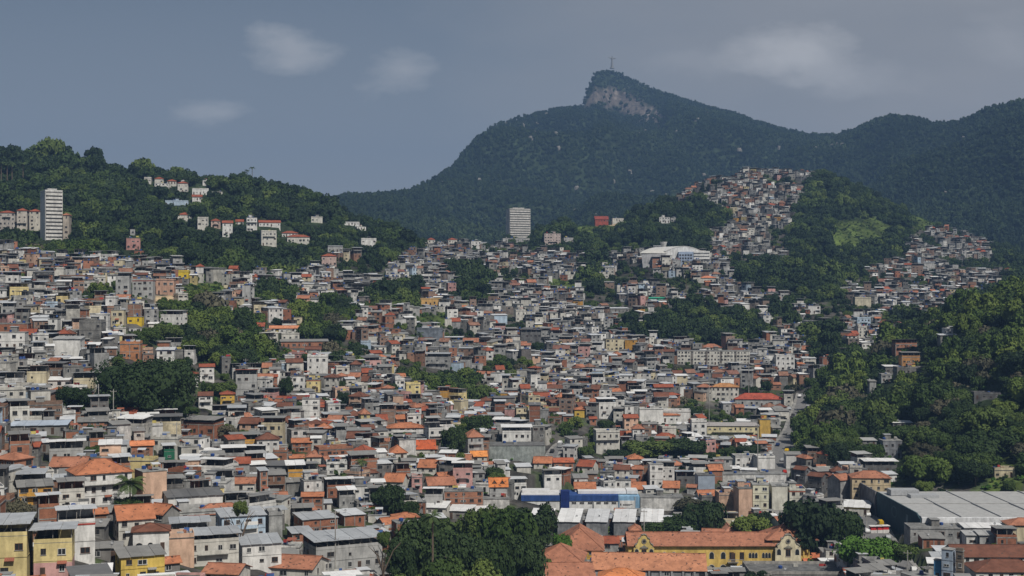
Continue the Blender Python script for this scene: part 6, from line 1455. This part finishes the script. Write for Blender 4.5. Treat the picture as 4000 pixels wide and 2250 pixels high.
def car(x, y, z, rz, col, label, grp, white_van=False):
    r = empty('parked_car' if not white_van else 'van', (x, y, z), rz, label, 'car' if not white_van else 'van', grp); L2 = 2.1 if not white_van else 2.5; H = 1.45 if not white_van else 2.1
    prof = [(-L2,.35),(-L2,.8),(-L2+.9,.95),(-L2+1.5,H),(L2-1.0,H),(L2-.35,.98),(L2,.85),(L2,.35)] if not white_van else [(-L2,.35),(-L2,1.0),(-L2+.6,1.2),(-L2+1.1,H),(L2,H),(L2,.35)]
    g = G(); n = len(prof)
    for y_ in (-.85, .85): g.v += [(a, y_*(1 if b < 1.0 else .86), b) for a, b in prof]
    g.f += [tuple(range(n)), tuple(range(2*n-1, n-1, -1))]+[(i, n+i, n+(i+1) % n, (i+1) % n) for i in range(n)]; g.m += [PAINT]*(n+2); g.c += [col]*(n+2); g.obj('body', r)
    g = G()
    for s in (-1, 1): g.quad((-L2+1.1,s*.80,1.0),(L2-.75,s*.80,1.0),(L2-1.1,s*.76,H-.1),(-L2+1.6,s*.76,H-.1),GLASS,(.03,.03,.03))
    g.quad((-L2+.95,-.7,1.0),(-L2+.95,.7,1.0),(-L2+1.46,.65,H-.05),(-L2+1.46,-.65,H-.05),GLASS,(.03,.03,.03)); g.obj('windows', r)
    for a in (-L2+.75, L2-.75):
        for s in (-.86, .66): g = G(); g.cyl(0,0,0,.2,.33,.33,GLASS,(.02,.02,.02),10); o = g.obj('wheel', r, (a, s+.2, .33)); o.rotation_euler = (R(90),0,0)
ci = 0; CN = [('white', (.75,.75,.74)), ('silver', (.45,.46,.47)), ('black', (.03,.03,.03)), ('red', (.4,.03,.02)), ('grey', (.2,.2,.2)), ('white', (.75,.75,.74)), ('dark blue', (.02,.04,.12)), ('yellow', (.7,.45,.02))]
for k, line in enumerate(ROADXY):
    for i in range(2, len(line)-3, 3 if k == 0 else 5):
        (ax, ay), (bx, by) = line[i], line[i+1]; d = Vector((bx-ax, by-ay)).normalized(); nn = Vector((-d.y, d.x)); sd = (-1, 1)[ci % 2]*(3.0 if k == 0 else 1.0)
        x, y = ax+nn.x*sd, ay+nn.y*sd; cn, cc = CN[ci % len(CN)]
        u = proj(x, y, 0)[0]; best = min(REFS, key=lambda r: abs(r[0]-u)+abs(r[2]-y)*3)
        z = max(ground(ax+nn.x*q, ay+nn.y*q) for q in (-5.2, 0, 5.2))+.13 if k == 0 else max(ground(ax+nn.x*q, ay+nn.y*q) for q in (-3.6, 0, 3.6))+.13
        cl_ = '%s %s on the %s near the %s' % (cn, 'van' if ci % 5 == 3 else 'car', 'sloping street' if k == 0 else 'narrow street', best[3])
        k_ = tseen[cl_]; tseen[cl_] += 1; cl_ = (ORD[k_] if k_ else '')+cl_
        car(x, y, z, math.atan2(d.y, d.x), cc, cl_, 'vehicles in the streets', ci % 5 == 3); ci += 1
# fuel pumps / red kiosks by the canopy
for k in range(3):
    u = (3410, 3436, 3458)[k]; Y = 492; x = Y*(u-2000)/F; z = ground(x, Y); o = empty('kiosk', (x, Y, z), .1, ('left red and white kiosk in the store forecourt', 'middle red and white kiosk in the store forecourt', 'right red and white kiosk in the store forecourt')[k], 'kiosk', 'red kiosks before the store')
    g = G(); g.box(-1.1,1.1,-1,1,-.3,1.3,PAINT,(.75,.73,.70)); g.obj('counter', o); g = G(); g.box(-1.0,1.0,-.9,.9,1.3,2.6,PAINT,(.62,.04,.04)); g.obj('upper_panel', o); g = G(); g.box(-1.4,1.4,-1.3,1.3,2.6,2.75,PAINT,(.8,.78,.75)); g.obj('canopy', o)
def statue():
    Y = 4440; u = 2391; x = Y*(u-2000)/F; zt = ground(x, Y); zb = max(zt, CZ+Y*(1100-264)/F)-3
    r = empty('hilltop_statue', (x, Y, zb), R(35), 'pale robed statue with outstretched arms on the highest summit', 'statue')
    def loft(rings, name):
        g = G(); k = 12
        for (cx, cy, cz, rx, ry) in rings:
            for j in range(k): a = 6.283*j/k; g.v.append((cx+rx*math.cos(a), cy+ry*math.sin(a), cz))
        for i in range(len(rings)-1):
            for j in range(k): q = (j+1) % k; g.f.append((i*k+j, i*k+q, (i+1)*k+q, (i+1)*k+j)); g.m.append(CONC); g.c.append((.34,.34,.33))
        g.f.append(tuple(range((len(rings)-1)*k, len(rings)*k))); g.m.append(CONC); g.c.append((.34,.34,.33)); return g.obj(name, r)
    loft([(0,0,0,7,6),(0,0,3,6.4,5.6),(0,0,3.1,4.2,4),(0,0,12,3.2,3.0)], 'pedestal')
    loft([(0,0,12,3.6,3.0),(0,0,13,3.4,2.8),(0,0,22,2.7,2.2),(0,0,30,2.7,2.1),(0,0,35,3.2,2.2),(0,0,37.5,3.3,2.0),(0,0,38.6,1.6,1.4),(0,0,39.2,1.0,1.0)], 'robe')
    loft([(0,-.1,39,1.0,1.0),(0,-.1,40,1.5,1.6),(0,-.1,41.3,1.6,1.8),(0,-.1,42.6,1.2,1.4),(0,-.1,43,.4,.5)], 'head')
    for s in (-1, 1):
        g = G(); P = [(2.2,37.0,1.3,2.0),(5,36.8,1.1,2.2),(9,36.9,.8,2.0),(12,37.2,.5,.9),(14.5,37.4,.35,.5)]; k = 8
        for (a, z, ry, rz) in P:
            for j in range(k): e = 6.283*j/k; g.v.append((s*a, ry*math.cos(e), z+rz*math.sin(e)-rz*.35))
        for i in range(4):
            for j in range(k): q = (j+1) % k; g.f.append((i*k+j, i*k+q, (i+1)*k+q, (i+1)*k+j)); g.m.append(CONC); g.c.append((.34,.34,.33))
        g.f.append(tuple(range(4*k, 5*k))); g.m.append(CONC); g.c.append((.34,.34,.33)); g.obj('arm', r)
    r.scale = (1.15, 1.25, .92)
statue()
# pale rock outcrops on the mountain side
def boulders():
    g = G(); rr = random.Random(3)
    for _ in range(110):
        u = rr.uniform(1600, 4000); Y = rr.uniform(2000, 4200)
        if Y > np.interp(u, *zip(*RIDGE))-80: continue
        x = Y*(u-2000)/F; z = ground(x, Y); n = len(g.v); k = 7; s = rr.uniform(1.8, 4.2)
        for i, (h, q) in enumerate(((-3, 1.1), (5, 1.0), (8, .7))):
            for j in range(k): a = 6.283*j/k; g.v.append((x+s*q*1.5*math.cos(a)*rr.uniform(.8, 1.2), Y+s*q*math.sin(a), z+h*rr.uniform(.85, 1.1)))
        for i in range(2):
            for j in range(k): q = (j+1) % k; g.f.append((n+i*k+j, n+i*k+q, n+(i+1)*k+q, n+(i+1)*k+j)); g.m.append(CONC); g.c.append((.33,.31,.28))
        g.f.append(tuple(range(n+2*k, n+3*k))); g.m.append(CONC); g.c.append((.33,.31,.28))
    tag(g.obj('rock_outcrops'), 'small pale rock outcrops and flowering crowns on the mountain', None, None, 'stuff')
boulders()

# ------------------------------------------------------------ haze
def haze():
    z0, z1 = ZZ.min()-1.0, ZZ.max()+60
    X0 = YS[-1]*(5400-2000)/F+200; g = G(); g.box(-X0, X0, -60, YS[-1]+60, z0, z1, 0, (1,1,1))
    me = bpy.data.meshes.new('haze'); me.from_pydata(g.v, [], g.f)
    m = bpy.data.materials.new('haze_air'); m.use_nodes = True; t = NT(m.node_tree); t.n.clear()
    out = t.new('ShaderNodeOutputMaterial'); v = t.new('ShaderNodeVolumePrincipled'); v.inputs['Color'].default_value = (.24,.415,.735,1); v.inputs['Density'].default_value = HAZE; v.inputs['Anisotropy'].default_value = 0.0
    t.link(v.outputs[0], out.inputs['Volume']); me.materials.append(m)
    o = bpy.data.objects.new('haze', me); COL.objects.link(o); tag(o, kind='stuff')
HAZE = 0.00012
haze()
